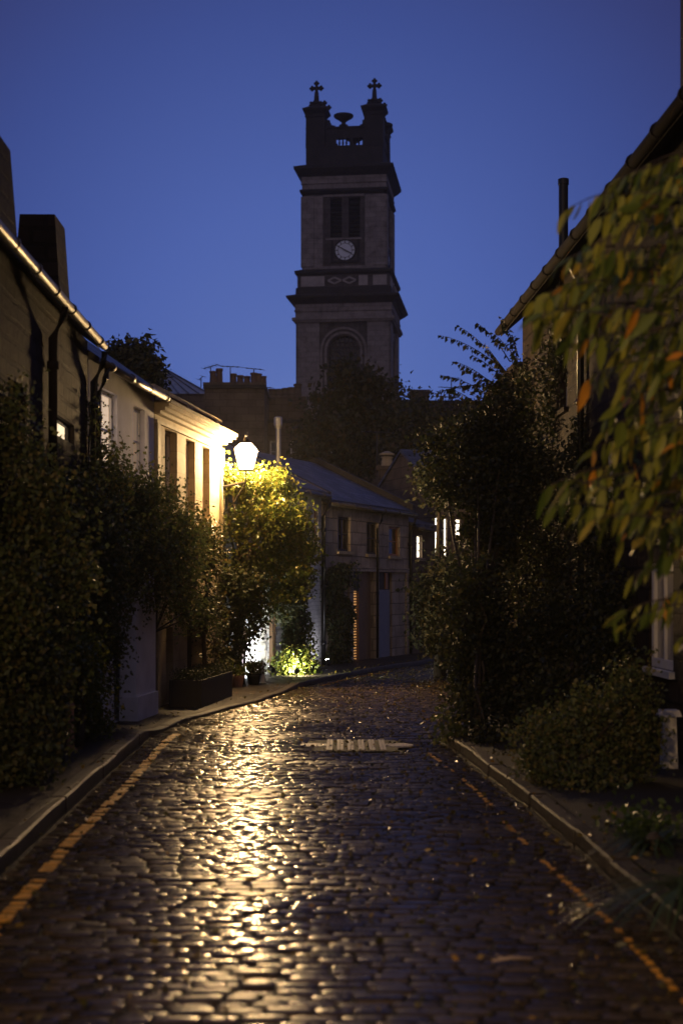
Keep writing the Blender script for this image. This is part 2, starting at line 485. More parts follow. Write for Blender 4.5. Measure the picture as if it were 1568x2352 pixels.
def blob(x, y, rx, ry, Y, rd, wgt=None):
    """an ellipsoid of leafage, its size read from the photograph at its own distance"""
    c = at(x, y, Y)
    return (np.array(c), np.array((rx / FPX * Y, rd, ry / FPX * Y)), wgt)

def cloud(blobs, n, gap=.0, freq=3.0, clump=.10):
    vol = np.array([b[2] if b[2] else (b[1][0] * b[1][1] * b[1][2]) ** .75 for b in blobs]); vol /= vol.sum()
    out = []
    for b, v in zip(blobs, vol):
        k = max(30, int(n * v))
        nc = max(6, k // 14)
        d = rng.normal(size=(nc, 3)); d /= np.linalg.norm(d, axis=1)[:, None]
        rad = rng.random(nc) ** .38 * (1 + .10 * rng.normal(size=nc))
        cc = b[0] + d * rad[:, None] * b[1]
        if gap:
            keep = np.array([noise.noise(Vector(c * freq)) > -0.35 + gap for c in cc])
            if keep.sum() > 5: cc = cc[keep]
        idx = rng.integers(0, len(cc), k)
        out.append(cc[idx] + rng.normal(size=(k, 3)) * clump)
    return np.concatenate(out)

def axes(N, droop=.3, spread=1.0):
    a = rng.normal(size=(N, 3)) * spread; a[:, 2] -= droop
    return a / (np.linalg.norm(a, axis=1)[:, None] + 1e-9)

def plant(name, label, cat, base, blobs, n, leaf=.07, m='leaf_dark', droop=.4, stems=True, trunk=.05, gap=.12, freq=3.0, clump=.10,
          group=None, bark='bark', keepout=None, partname=('foliage', 'stem'), zmin=.03, branches=3):
    t = thing(name, label, cat, (base[0], base[1], base[2] if len(base) > 2 else .08), group)
    c = cloud(blobs, n, gap, freq, clump)
    c = c[c[:, 2] > zmin]
    if keepout is not None: c = c[keepout(c)]
    N = len(c)
    L = leaf * (0.6 + .8 * rng.random(N)); W = L * (.55 + .25 * rng.random(N))
    leaf_mesh(partname[0], c, axes(N, droop), L, W, M[m], t)
    if stems:
        mb = MB()
        b0 = Vector(ORG[t.name])
        top = max(blobs, key=lambda b: b[0][2])[0]
        ctr = Vector(sum(b[0] for b in blobs) / len(blobs))
        k = b0.lerp(ctr, .5) + Vector((rnd.uniform(-.05, .05), 0, 0))
        mb.tube([b0 - Vector((0, 0, .1)), b0.lerp(k, .5), k, ctr], [trunk, trunk * .85, trunk * .7, trunk * .45], 8)
        for b in blobs:
            e = Vector(b[0])
            mb.tube([k, k.lerp(e, .5) + Vector((rnd.uniform(-.1, .1), rnd.uniform(-.1, .1), .05)), e], [trunk * .5, trunk * .35, trunk * .2], 6)
            for _ in range(branches):
                q = e + Vector([rnd.uniform(-.8, .8) * float(s) for s in b[1]])
                mb.tube([e, e.lerp(q, .5) + Vector((0, 0, .04)), q], [trunk * .2, trunk * .14, trunk * .06], 5)
        mb.build(partname[1], M[bark], t, smooth=True)
    return t

# ================================================================ THE GROUND
def interp(Y, pts):
    return np.interp(Y, [p[0] for p in pts], [p[1] for p in pts])
LK = [(2, -1.98), (8.8, -2.12), (12, -2.2), (16.9, -2.28), (19.1, -2.01), (22, -1.24), (25, -.70), (27.2, -.04), (29.7, .81), (32.9, 2.17), (36, 3.6)]
RK = [(2, 1.98), (6, 1.78), (8.5, 1.66), (11.4, 1.52), (15.1, 1.26), (16.5, 1.13), (16.9, 1.45), (21, 2.15), (31, 3.5), (36, 6.0)]

mb = MB(); mb.quad((-600, -200, -.07), (600, -200, -.07), (600, 1200, -.07), (-600, 1200, -.07))
struct(mb.build('ground', M['soil']))

def undul(x, y):
    return .006 * math.sin(x * 2.1 + .6 * y) * math.sin(y * .9) + .010 * math.cos((x + .3) * 1.2) + .006 * noise.noise(Vector((x * .9, y * .9, 3)))
def dome(s, t):  # worn top: a gentle crown, steeper front to back than side to side
    return 1 - .025 * s * s - .16 * np.abs(s) ** 9 - .26 * t * t - .42 * np.abs(t) ** 7
def bed_grid(x0, x1, y0, y1, st):
    mb = MB(); xs = np.arange(x0, x1 + st, st); ys_ = np.arange(y0, y1 + st, st)
    mb.v = [(x, y, undul(x, y) - .0195 + .004 * noise.noise(Vector((x * 6, y * 6, 2)))) for y in ys_ for x in xs]
    n = len(xs)
    mb.f = [(j * n + i, j * n + i + 1, (j + 1) * n + i + 1, (j + 1) * n + i) for j in range(len(ys_) - 1) for i in range(n - 1)]
    return mb
struct(bed_grid(-2.6, 6.6, 2.8, 36.8, .11).build('road_bed', M['grout'], smooth=True, recalc=False))
GU, GV = 8, 8
sg, tg = np.meshgrid(np.linspace(-1, 1, GU), np.linspace(-1, 1, GV))
V, Fc, YV, YF = [], [], [], []
Y = 3.2
ycur = Y
setts = 0
while ycur < 36.2:
    dy = .102 + rng.normal() * .006
    xl = float(interp(ycur, LK)) + .015; xr = float(interp(ycur, RK)) - .015
    x = xl - rng.random() * .1
    wob = rng.random() * 6
    yl_l = xl + .21; yl_r = xr - .30
    while x < xr:
        w = .15 + rng.random() * .085
        x0, x1 = max(x, xl), min(x + w, xr)
        x += w
        if x1 - x0 < .05: continue
        if 15.28 < ycur + dy / 2 < 16.44 and -.40 < (x0 + x1) / 2 < .74: continue
        cx, cy = (x0 + x1) / 2, ycur + dy / 2 + .008 * math.sin(cx_ := ((x0 + x1) * 1.7 + wob))
        hx, hy = (x1 - x0) / 2 - .007 - .005 * rng.random(), dy / 2 - .005
        ang = rng.normal() * .012
        tx, ty = rng.normal() * .008, rng.normal() * .022
        hz = undul(cx, cy) + rng.normal() * .0045
        round_ = .9 + .1 * dome(sg * .8, tg * .8)
        wv = rng.normal(size=4) * .035
        lx = sg * hx * (1 - .10 * np.abs(tg) ** 6 + wv[0] * tg); ly = tg * hy * (1 - .10 * np.abs(sg) ** 5 + wv[1] * sg)
        crown = .012 + .008 * rng.random()
        zz = -.030 + .030 * 1.0 - crown * (1 - dome(sg, tg)) + hz + tx * lx + ty * ly
        X_ = cx + lx - ang * ly; Y_ = cy + ly + ang * lx
        o = len(V)
        V += list(zip(X_.ravel().tolist(), Y_.ravel().tolist(), zz.ravel().tolist()))
        Fc += [(o + j * GU + i, o + j * GU + i + 1, o + (j + 1) * GU + i + 1, o + (j + 1) * GU + i) for j in range(GV - 1) for i in range(GU - 1)]
        rim = [i for i in range(GU)] + [j * GU + GU - 1 for j in range(1, GV)] + [(GV - 1) * GU + i for i in range(GU - 2, -1, -1)] + [j * GU for j in range(GV - 2, 0, -1)]
        o3 = len(V); nr = len(rim)
        top = [V[o + r_] for r_ in rim]
        V += top + [(p_[0], p_[1], p_[2] - .03) for p_ in top]
        Fc += [(o3 + i, o3 + nr + i, o3 + nr + (i + 1) % nr, o3 + (i + 1) % nr) for i in range(nr)]
        setts += 1
        # worn yellow line: paint lying 3 mm above the tops of the stones it crosses
        for side_, lx0, ymax in ((0, yl_l, 17.2), (1, yl_r, 15.3)):
            ll = lx0 + .02 * math.sin(cy * 1.1); lr = ll + (.095 if side_ == 0 else .038)
            a, b = max(ll, cx - hx * .88), min(lr, cx + hx * .88)
            wear = noise.noise(Vector((cy * 1.3, 5 + side_ * 9, 1)))
            if b - a > .02 and (cy < ymax or (side_ == 0 and 25.3 < cy < 29.6)) and wear > (-.35 if side_ == 0 else (-.12 if cy > 8 else -.12)):
                ss = np.linspace((a - cx) / hx, (b - cx) / hx, 4); tt = np.linspace(-.86, .86, 6)
                S, T_ = np.meshgrid(ss, tt)
                z2 = -crown * (1 - dome(S, T_)) + hz + tx * S * hx + ty * T_ * hy + .003
                o2 = len(YV)
                YV += list(zip((cx + S * hx - ang * T_ * hy).ravel().tolist(), (cy + T_ * hy + ang * S * hx).ravel().tolist(), z2.ravel().tolist()))
                YF += [(o2 + j * 4 + i, o2 + j * 4 + i + 1, o2 + (j + 1) * 4 + i + 1, o2 + (j + 1) * 4 + i) for j in range(5) for i in range(3)]
    ycur += dy
mb = MB(); mb.v, mb.f = V, Fc
struct(mb.build('road', M['sett'], smooth=True, recalc=False))
mb = MB(); mb.v, mb.f = YV, YF
struct(mb.build('road_marking', M['yellow'], smooth=True, recalc=False))

def pz(Y):  # left pavement height: dropped at the garage crossings
    return float(np.interp(Y, [0, 16.2, 17.6, 23.2, 24.8, 40], [.105, .105, .025, .03, .085, .085]))
def ribbon(edgeA, edgeB, zf, ys, zdrop=None):
    mb = MB()
    for a, b in zip(ys[:-1], ys[1:]):
        mb.quad((edgeA(a), a, zf(a)), (edgeB(a), a, zf(a)), (edgeB(b), b, zf(b)), (edgeA(b), b, zf(b)))
        if zdrop is not None:
            mb.quad((edgeB(a), a, zf(a)), (edgeB(b), b, zf(b)), (edgeB(b), b, zdrop), (edgeB(a), a, zdrop))
            mb.quad((edgeA(a), a, zf(a)), (edgeA(b), b, zf(b)), (edgeA(b), b, zdrop), (edgeA(a), a, zdrop))
    return mb
ys = list(np.linspace(1, 36, 71))
lk = lambda Y: float(interp(Y, LK)); rk = lambda Y: float(interp(Y, RK))
struct(ribbon(lambda y: -4.2, lambda y: lk(y) - .15, pz, ys).build('pavement', M['paving']))
kz = lambda y: pz(y) + .004 + .006 * math.sin(y * 3.1)
def kerbstones(edge, s0, s1, zf, y0, y1):
    mb = MB(); y = y0
    while y < y1:
        l_ = rnd.uniform(.75, 1.05); a, b = y + .006, min(y + l_, y1) - .006; dz = rnd.uniform(-.005, .006); dx = rnd.uniform(-.006, .006)
        n = 3
        for k in range(n):
            p, q = a + (b - a) * k / n, a + (b - a) * (k + 1) / n
            c = .012
            A = [(edge(p) + s0 + dx, p, -.06), (edge(p) + s1 + dx, p, -.06), (edge(q) + s1 + dx, q, -.06), (edge(q) + s0 + dx, q, -.06)]
            B = [(x_, y_, zf(y_) + dz - c) for x_, y_, _ in A]
            m_ = (s1 - s0) * .10
            T = [(B[0][0] + m_, B[0][1], B[0][2] + c), (B[1][0] - m_, B[1][1], B[1][2] + c), (B[2][0] - m_, B[2][1], B[2][2] + c), (B[3][0] + m_, B[3][1], B[3][2] + c)]
            mb.hexa(A, B); mb.hexa(B, T)
        y += l_
    return mb
struct(kerbstones(lk, -.153, -.012, kz, 1, 36).build('kerb', M['kerb']))
struct(ribbon(lambda y: rk(y) + .15, lambda y: 9, lambda y: .10, ys).build('pavement', M['soil']))
struct(kerbstones(rk, .012, .153, lambda y: .104 + .006 * math.sin(y * 2.7), 1, 36).build('kerb', M['kerb_wet']))

# band of pale strips across the lane
mb = MB(); mb.box(-.30, .62, 15.32, 16.42, -.06, .006)
b0 = struct(mb.build('paving_band', M['grout']))
mb = MB()
for k in range(6):
    u = -.165 + k * .117
    for q in (0, .036):
        mb.box(u + q, u + q + .031, 15.36, 16.38, .0, .019)
mb.lathe((-.30, 15.87, .0), [(.17, 0), (.16, .015)], 14)
mb.lathe((.64, 15.87, .0), [(.17, 0), (.16, .015)], 14)
pb = mb.build('paving_strip', M['pale_strip']); struct(pb)

# ================================================================ THE CHURCH TOWER
TY = 120.0
S = TY / FPX
TH = -R(7.2)
HALF = 3.57
tc_ = Vector((.65, TY + HALF, 0))
def TW(x, y, z):
    c, s = math.cos(TH), math.sin(TH)
    return (tc_.x + x * c - y * s, tc_.y + x * s + y * c, z)
def tz(y): return zof(y, TY)
tower = thing('church_tower', 'tall dark square stone church tower with clock and cross topped pinnacles', 'church tower', (tc_.x, tc_.y, 0))
class TF:
    """one face of the tower"""
    def __init__(s, k, half): s.a, s.h = k * PI / 2, half
    def pt(s, u, w, z):
        x, y = u, -(s.h + w)
        c, q = math.cos(s.a), math.sin(s.a)
        return Vector(TW(x * c - y * q, x * q + y * c, z))
    def box(s, mb, u0, u1, w0, w1, z0, z1): mb.box(u0, u1, w0, w1, z0, z1, T=lambda u, w, z: s.pt(u, w, z))

def arch_pts(uc, r, zs, n=14):
    return [(uc + r * math.cos(PI - PI * i / n), zs + r * math.sin(PI * i / n)) for i in range(n + 1)]
# lower stage
HL = 4.04
mb = MB(); mp = MB(); mg = MB()
zl1 = tz(736)
for k in range(4):
    F = TF(k, HL - .22)
    mt = MB(); r = 1.30; zs = tz(806); zb = tz(905)
    H = HL - .22
    mb_ops = [(-r, r, zb, zs + r)]
    wall_face(mb, F, -H, H, 0, zl1, mb_ops, .8)
    ap = arch_pts(0, r, zs)
    h = len(ap) // 2
    mb.poly([F.pt(-r, 0, zs + r)] + [F.pt(u, 0, z) for u, z in ap[:h + 1]])
    mb.poly([F.pt(r, 0, zs + r)] + [F.pt(u, 0, z) for u, z in ap[h:]][::-1])
    for a, b in zip(ap[:-1], ap[1:]):
        mb.quad(F.pt(a[0], 0, a[1]), F.pt(b[0], 0, b[1]), F.pt(b[0], -.8, b[1]), F.pt(a[0], -.8, a[1]))
    # moulded arch ring and jambs
    for (ra, rb, w) in ((1.42, 1.60, .09), (1.78, 1.98, .13)):
        pa, pb_ = arch_pts(0, ra, zs), arch_pts(0, rb, zs)
        pa = [(-ra, zb)] + pa + [(ra, zb)]; pb_ = [(-rb, zb)] + pb_ + [(rb, zb)]
        for i in range(len(pa) - 1):
            mt.hexa([F.pt(pa[i][0], 0, pa[i][1]), F.pt(pa[i + 1][0], 0, pa[i + 1][1]), F.pt(pb_[i + 1][0], 0, pb_[i + 1][1]), F.pt(pb_[i][0], 0, pb_[i][1])],
                    [F.pt(pa[i][0], w, pa[i][1]), F.pt(pa[i + 1][0], w, pa[i + 1][1]), F.pt(pb_[i + 1][0], w, pb_[i + 1][1]), F.pt(pb_[i][0], w, pb_[i][1])])
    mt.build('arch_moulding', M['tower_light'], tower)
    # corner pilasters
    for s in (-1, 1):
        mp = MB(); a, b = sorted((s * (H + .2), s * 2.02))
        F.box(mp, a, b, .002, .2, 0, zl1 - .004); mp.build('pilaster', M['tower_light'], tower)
    mg.quad(F.pt(-r, -.78, zb), F.pt(r, -.78, zb), F.pt(r, -.78, zs + r), F.pt(-r, -.78, zs + r))
mb.build('lower_stage', M['tower'], tower)
for k in (0, 1):
    F = TF(k, HL - .22)
    wn_ = MB()
    for i in range(-3, 4): F.box(wn_, i * .37 - .03, i * .37 + .03, -.72, -.6, tz(905), tz(806) + math.sqrt(max(0, 1.69 - (i * .37) ** 2)))
    z = tz(905)
    while z < tz(806) + 1.1:
        hw = 1.3 if z < tz(806) else math.sqrt(max(.01, 1.69 - (z - tz(806)) ** 2))
        F.box(wn_, -hw, hw, -.71, -.61, z - .03, z + .03); z += .37
    for i in range(-3, 3):
        for j in range(12):
            u, zz_ = (i + .5) * .37, tz(905) + (j + .5) * .37
            if zz_ > tz(806) and u * u + (zz_ - tz(806)) ** 2 > 1.5: continue
            pts = [F.pt(u + .15 * math.cos(2 * PI * q / 8), -.66, zz_ + .15 * math.sin(2 * PI * q / 8)) for q in range(9)]
            wn_.tube(pts, .035, 4)
    w_ = wn_.build('arched_window', M['tower'], tower)
    g_ = MB(); g_.quad(F.pt(-1.3, -.74, tz(905)), F.pt(1.3, -.74, tz(905)), F.pt(1.3, -.74, tz(806) + 1.3), F.pt(-1.3, -.74, tz(806) + 1.3))
    g_.build('pane', M['glass'], w_)
# big cornice group
mb = MB()
def ring(mb, h0, h1, y0, y1): mb.frustum(0, 0, h0, h1, tz(y0), tz(y1), T=TW)
ring(mb, HL + .12, HL + .2, 741, 736); ring(mb, HL + .28, HL + .28, 736, 730)
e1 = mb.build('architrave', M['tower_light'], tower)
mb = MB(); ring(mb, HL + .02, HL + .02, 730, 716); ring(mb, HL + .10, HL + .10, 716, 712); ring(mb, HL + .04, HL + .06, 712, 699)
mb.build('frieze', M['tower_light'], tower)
mb = MB(); ring(mb, HL + .1, HL + .3, 699, 694); ring(mb, HL + .34, HL + .66, 694, 686); ring(mb, HL + .7, HL + .72, 686, 681.5); ring(mb, HL + .68, HL + .05, 681.5, 676)
mb.build('cornice', M['tower_trim'], tower)
mb = MB(); ring(mb, HL + .02, HL - .02, 676, 661)
mb.build('plinth', M['tower_trim'], tower)
mb = MB(); ring(mb, HL - .14, HL - .14, 661, 632)
mb.build('pedestal', M['tower'], tower)
for k in range(4):
    F = TF(k, HL - .14)
    for a, b in ((-3.6, -1.6), (1.3, 2.05), (2.5, 3.65)):
        mb = MB(); F.box(mb, a, b, .002, .06, tz(658), tz(635)); mb.build('pale_panel', M['tower_pale'], tower)
for k in range(4):
    F = TF(k, HL - .14)
    for uc in (-.75, .5):
        mb = MB()
        pts = [(uc - .55, tz(646)), (uc, tz(639)), (uc + .55, tz(646)), (uc, tz(653))]
        for i in range(4):
            a, b = pts[i], pts[(i + 1) % 4]
            mb.tube([F.pt(a[0], .03, a[1]), F.pt(b[0], .03, b[1])], .09, 5)
        mb.build('diamond_carving', M['tower_pale'], tower)
mb = MB(); ring(mb, HL - .06, HL + .02, 632, 628); ring(mb, HL + .08, HL + .10, 628, 622); ring(mb, HL + .06, HALF + .1, 622, 617)
mb.build('string_course', M['tower_trim'], tower)
# upper stage with belfry openings and clock
HU = HALF
mb = MB()
zu0, zu1 = tz(617), tz(440)
for k in range(4):
    H = HU - .2
    F = TF(k, H)
    mp = MB(); o1 = (-1.18, -.2, tz(543), tz(453)); o2 = (.38, 1.34, tz(543), tz(453))
    wall_face(mb, F, -H, H, zu0, zu1, [o1, o2], .5)
    for s in (-1, 1):
        a, b = sorted((s * (H + .18), s * 1.78)); F.box(mp, a, b, .002, .2, zu0 + .25, zu1 - .3)
        a, b = sorted((s * (H + .18), s * 2.55)); F.box(mp, a, b, .202, .3, zu0 + .25, zu1 - .3)
    F.box(mp, -H - .1, H + .1, .002, .22, zu0, zu0 + .248)
    for o in (o1, o2):
        ml = MB(); n = 9
        for i in range(n):
            z = o[2] + (o[3] - o[2]) * (i + .5) / n
            ml.hexa([F.pt(o[0], -.45, z), F.pt(o[1], -.45, z), F.pt(o[1], -.2, z - .22), F.pt(o[0], -.2, z - .22)],
                    [F.pt(o[0], -.45, z + .04), F.pt(o[1], -.45, z + .04), F.pt(o[1], -.2, z - .18), F.pt(o[0], -.2, z - .18)])
        ml.quad(F.pt(o[0], -.5, o[2]), F.pt(o[1], -.5, o[2]), F.pt(o[1], -.5, o[3]), F.pt(o[0], -.5, o[3]))
        ml.build('belfry_louvre', M['iron'], tower)
    F.box(mp, -1.78, 1.7, .002, .12, tz(450), tz(445)); F.box(mp, -1.6, 1.5, .002, .09, tz(549), tz(545))
    mp.build('pilaster', M['tower_light'], tower)
mb.build('upper_stage', M['tower'], tower)
zc = tz(574)
for k in (0, 1):
    F = TF(k, HU - .2)
    d_ = MB()
    cu = .08
    pn = [F.pt(cu + .86 * math.cos(2 * PI * i / 40), .10, zc + .86 * math.sin(2 * PI * i / 40)) for i in range(40)]
    pm = [F.pt(cu + .86 * math.cos(2 * PI * i / 40), .02, zc + .86 * math.sin(2 * PI * i / 40)) for i in range(40)]
    d_.hexa(pm, pn)
    clock = d_.build('clock_dial', M['dial'], tower)
    q = MB()
    for rr, th in ((.88, .06), (.60, .018)):
        q.tube([F.pt(cu + rr * math.cos(2 * PI * i / 40), .115, zc + rr * math.sin(2 * PI * i / 40)) for i in range(41)], th, 6)
    q.build('dial_ring', M['iron'], clock)
    q = MB()
    def bar(a, r0, r1, w, off):
        sx, cz = math.sin(a), math.cos(a)
        def p(r, s): return (cu + r * sx + s * cz, zc + r * cz - s * sx)
        lo = [F.pt(*(lambda t: (t[0], off, t[1]))(p(*x))) for x in ((r0, -w), (r0, w), (r1, w * .7), (r1, -w * .7))]
        hi = [F.pt(*(lambda t: (t[0], off + .03, t[1]))(p(*x))) for x in ((r0, -w), (r0, w), (r1, w * .7), (r1, -w * .7))]
        q.hexa(lo, hi)
    for hnum in range(12):
        q = MB(); bar(hnum * PI / 6, .62, .80, .035, .102); q.build('hour_mark', M['iron'], clock)
    q = MB(); bar(R(302), -.2, .74, .045, .14); q.build('minute_hand', M['iron'], clock)
    q = MB(); bar(R(117), -.12, .60, .055, .175); q.build('hour_hand', M['iron'], clock)
    q = MB()
    for a, b, c, e in ((-1.12, 1.28, tz(602), tz(597)), (-1.12, -.94, tz(597), tz(550)), (1.10, 1.28, tz(597), tz(550))):
        F.box(q, a, b, .002, .15, c, e)
    q.build('clock_surround', M['tower_trim'], tower)
# upper entablature
mb = MB(); ring(mb, HU + .04, HU + .12, 442, 438); ring(mb, HU + .18, HU + .18, 438, 433)
mb.build('architrave', M['tower_trim'], tower)
mb = MB(); ring(mb, HU, HU, 433, 420); ring(mb, HU + .08, HU + .08, 420, 417); ring(mb, HU + .02, HU + .04, 417, 403)
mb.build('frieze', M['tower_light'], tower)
mb = MB(); ring(mb, HU + .08, HU + .24, 403, 398); ring(mb, HU + .28, HU + .58, 398, 388); ring(mb, HU + .62, HU + .64, 388, 382); ring(mb, HU + .60, 3.45, 382, 374)
mb.build('cornice', M['tower_trim'], tower)
HA = 3.28
mb = MB(); ring(mb, HA, HA, 374, 334)
zp0, zp1, zb0, zb1 = tz(334), tz(291), tz(330), tz(313.5)
for k in range(4):
    F = TF(k, HA - .12)
    F.box(mb, -HA + 1.5, HA - 1.5, -.45, 0, zp0 + .002, zb0)
    F.box(mb, -HA + 1.5, HA - 1.5, -.45, 0, zb1, zp1)
    F.box(mb, -HA + 1.4, HA - 1.4, -.52, .09, zp1 + .002, zp1 + .16)
    for u0, u1 in ((-HA + 1.5, -.74), (1.52, HA - 1.5), (.42, .72)):
        F.box(mb, u0, u1, -.43, -.02, zb0, zb1)
mb.build('attic', M['tower_trim'], tower)
for k in range(4):
    F = TF(k, HA - .12)
    for u in (-.46, -.16, .14, .92, 1.2):
        mb = MB()
        mb.lathe((0, 0, 0), [(.09, zb0), (.06, zb0 + .1), (.10, zb0 + .25), (.05, zb1 - .1), (.08, zb1)], 8, T=lambda x, y, z, u=u, F=F: F.pt(u + x, -.22 + y, z))
        mb.build('baluster', M['tower_trim'], tower)
for k in range(4):
    F = TF(k, HA - .3)
    mb = MB()
    mb.lathe((0, 0, 0), [(.42, zp1 + .16), (.38, zp1 + .32), (.20, zp1 + .42), (.17, zp1 + .55), (.4, zp1 + .75), (.78, zp1 + .98), (.84, zp1 + 1.06), (.84, zp1 + 1.16), (.6, zp1 + 1.2), (.35, zp1 + 1.3), (.05, zp1 + 1.34)], 20,
             T=lambda x, y, z, F=F: F.pt(x - .1, y, z))
    mb.build('urn', M['tower_trim'], tower, smooth=True)
for sx in (-1, 1):
    for sy in (-1, 1):
        cx, cy = sx * (HA - .8), sy * (HA - .8)
        mb = MB()
        mb.frustum(cx, cy, .83, .80, tz(334), tz(262), T=TW)
        mb.frustum(cx, cy, .88, .88, tz(262), tz(259), T=TW)
        mb.frustum(cx, cy, .80, .80, tz(259), tz(254), T=TW)
        mb.frustum(cx, cy, .84, 1.03, tz(254), tz(247), T=TW)
        mb.frustum(cx, cy, 1.06, 1.08, tz(247), tz(243), T=TW)
        mb.frustum(cx, cy, 1.04, .62, tz(243), tz(236), T=TW)
        # scrolls swelling out to the parapet
        for dx, dy in ((-sx, 0), (0, -sy)):
            for q, (off, yt) in enumerate(((.95, 270), (1.12, 280), (1.34, 288), (1.55, 291))):
                a = .78 + .2 * q
                bx, by = cx + dx * (a + .1), cy + dy * (a + .1)
                mb.frustum(bx, by, .14 if dx else .5, .11 if dx else .5, tz(300), tz(yt), T=TW, k=(3.4 if dx else .28))
            mb.lathe((cx + dx * 1.46, cy + dy * 1.46, tz(291)), [(.05, -.22), (.26, -.12), (.30, .06), (.24, .2), (.04, .27)], 10, T=TW)
        tur = mb.build('turret', M['tower_trim'], tower)
        mb = MB()
        mb.frustum(cx, cy, .50, .46, tz(236), tz(228), T=TW); mb.frustum(cx, cy, .54, .54, tz(228), tz(226.5), T=TW)
        mb.frustum(cx, cy, .38, .22, tz(226.5), tz(219), T=TW); mb.frustum(cx, cy, .2, .15, tz(219), tz(198), T=TW)
        for dx, dy in ((-.42, -.42), (.42, -.42), (.42, .42), (-.42, .42)):
            mb.lathe((cx + dx, cy + dy, tz(236)), [(.15, 0), (.2, .15), (.1, .3), (.16, .38), (.02, .5)], 8, T=TW)
        mb.build('pinnacle', M['tower_trim'], tur)
        mb = MB()
        zm = tz(189.5)
        mb.box(cx - .11, cx + .11, cy - .10, cy + .10, tz(200), tz(177), T=TW)
        mb.box(cx - .40, cx + .40, cy - .095, cy + .095, zm - .12, zm + .12, T=TW)
        for ex, ez in ((-.38, 0), (.38, 0), (0, .42)):
            for oa, ob_ in ((.13, 0), (-.13, 0), (0, .13), (0, -.13), (0, 0)):
                mb.lathe((cx + ex + oa, cy, zm + ez + ob_), [(.03, -.12), (.11, -.06), (.12, 0), (.11, .06), (.03, .12)], 8, T=TW)
        mb.build('cross', M['tower_trim'], tur)

# ================================================================ LEFT-HAND HOUSES
# A  dark rubble house
FA = Frame((-2.78, 4.0), (-3.04, 17.05))
hA = thing('stone_house', 'dark rubble stone house with two sloping chimneys and a lit gutter, at the left edge', 'house', (-2.78, 4, 0))
oA = FA.op(126, 171, 963, 1010)
oA2 = FA.op(20, 60, 880, 1020)
house_wall(FA, 4.72, [oA, oA2], 5, M['rubble'], hA, rise=1.9)
roof(FA, 4.72, 5, 1.9, hA)
gutter(FA, 4.72, hA)
window(hA, FA, oA, 'glow_warm', 'wood_dark', 1, 1, .1, .03, name='window')['label'] = 'small lit window glowing cream'
window(hA, FA, oA2, 'glass', 'wood_dark', 2, 2, sill='rubble')
downpipe(FA, FA.u_at(106), 4.72, hA, m='matte_black')
downpipe(FA, FA.u_at(203), 4.66, hA)
def battered_stack(F, u0, u1, w0, w1, z0, zt, parent, wt0=.12, wt1=.0, pots=0, back=.3):
    mb = MB()
    mb.hexa([F.pt(u0, w0, z0), F.pt(u1, w0, z0), F.pt(u1, w1 - back, z0), F.pt(u0, w1 - back, z0)],
            [F.pt(u0 + wt1, w0 - wt0, zt), F.pt(u1 - wt1, w0 - wt0, zt), F.pt(u1 - wt1, w1, zt), F.pt(u0 + wt1, w1, zt)])
    s = mb.build('chimney', M['rubble'], parent)
    return s
battered_stack(FA, 7.6, 9.3, -.02, -.8, 4.5, 5.85, hA, .10, .03)
battered_stack(FA, FA.L - .75, FA.L - .05, -.16, -.66, 4.55, 6.05, hA, .10, .02, back=.12)
# B  white house
FB = Frame((-3.04, 17.12), (-2.68, 20.36))
hB = thing('white_house', 'white rendered mews house with lamp-lit window reveals and dark slate roof', 'house', (-3.04, 17.12, 0))
wB1 = FB.op(234, 270, 899, 1075); wB2 = FB.op(307, 333, 936, 1090)
dB = FB.op(262, 306, 1395, 1635); dB = (dB[0], dB[1], .03, dB[3])
dB2 = FB.op(348, 353, 1400, 1600)
house_wall(FB, 4.52, [wB1, wB2, dB], 5, M['render_white'], hB, rise=1.75, dep=.3)
roof(FB, 4.52, 5, 1.75, hB)
gutter(FB, 4.52, hB)
for o, gm in ((wB1, 'glow_blind'), (wB2, 'glow_dim')): window(hB, FB, o, gm, 'white_paint', 1, 2, .10, .05, 'render_white')
slab(hB, FB, dB, 'wood_dark', .3, 5)
downpipe(FB, .12, 4.5, hB)
# C  cream classical house
FC = Frame((-2.675, 20.4), (-2.09, 24.9))
hC = thing('sandstone_house', 'cream sandstone house with moulded cornice and plain parapet, brightly lit by the lamp', 'house', (-2.675, 20.4, 0))
wC = [FC.op(379, 407, 989, 1170), FC.op(427, 448, 1011, 1180), FC.op(465.5, 482, 1027, 1192)]
dC = [FC.op(382, 398, 1440, 1600), FC.op(430, 470, 1420, 1590)]
dC = [(o[0], o[1], .03, o[3]) for o in dC]
house_wall(FC, 4.42, wC + dC, 5, M['cream'], hC, dep=.26)
for o in wC: window(hC, FC, o, 'glass', 'white_paint', 1, 2, .15, .05, 'cream_trim')
for o in dC: slab(hC, FC, o, 'wood_dark', .22, 4)
mb = MB()
L = FC.L
for w, z0, z1 in ((.05, 4.12, 4.17), (.09, 4.25, 4.30), (.16, 4.30, 4.35), (.22, 4.35, 4.40), (.25, 4.40, 4.45)):
    FC.box(mb, -.02, L + w * .7, -.2 if z1 > 4.44 else .002, w, z0 + .001, z1)
mb.build('cornice', M['cream_trim'], hC)
mb = MB(); FC.box(mb, 0, L, -.32, -.04, 4.452, 4.62); FC.box(mb, -.02, L + .03, -.36, 0, 4.622, 4.68)
for u in (.05, 2.0, L - .5): FC.box(mb, u, u + .4, -.038, .0, 4.455, 4.62)
mb.build('parapet', M['cream'], hC)
mb = MB(); FC.box(mb, 0, L, -4.9, -.33, 4.3, 4.44); mb.build('roof', M['slate'], hC)
for u0, u1 in ((-.0, .16), (L - .22, L)):
    mb = MB(); FC.box(mb, u0, u1, .002, .05, .0, 4.118); mb.build('quoin', M['cream_trim'], hC)
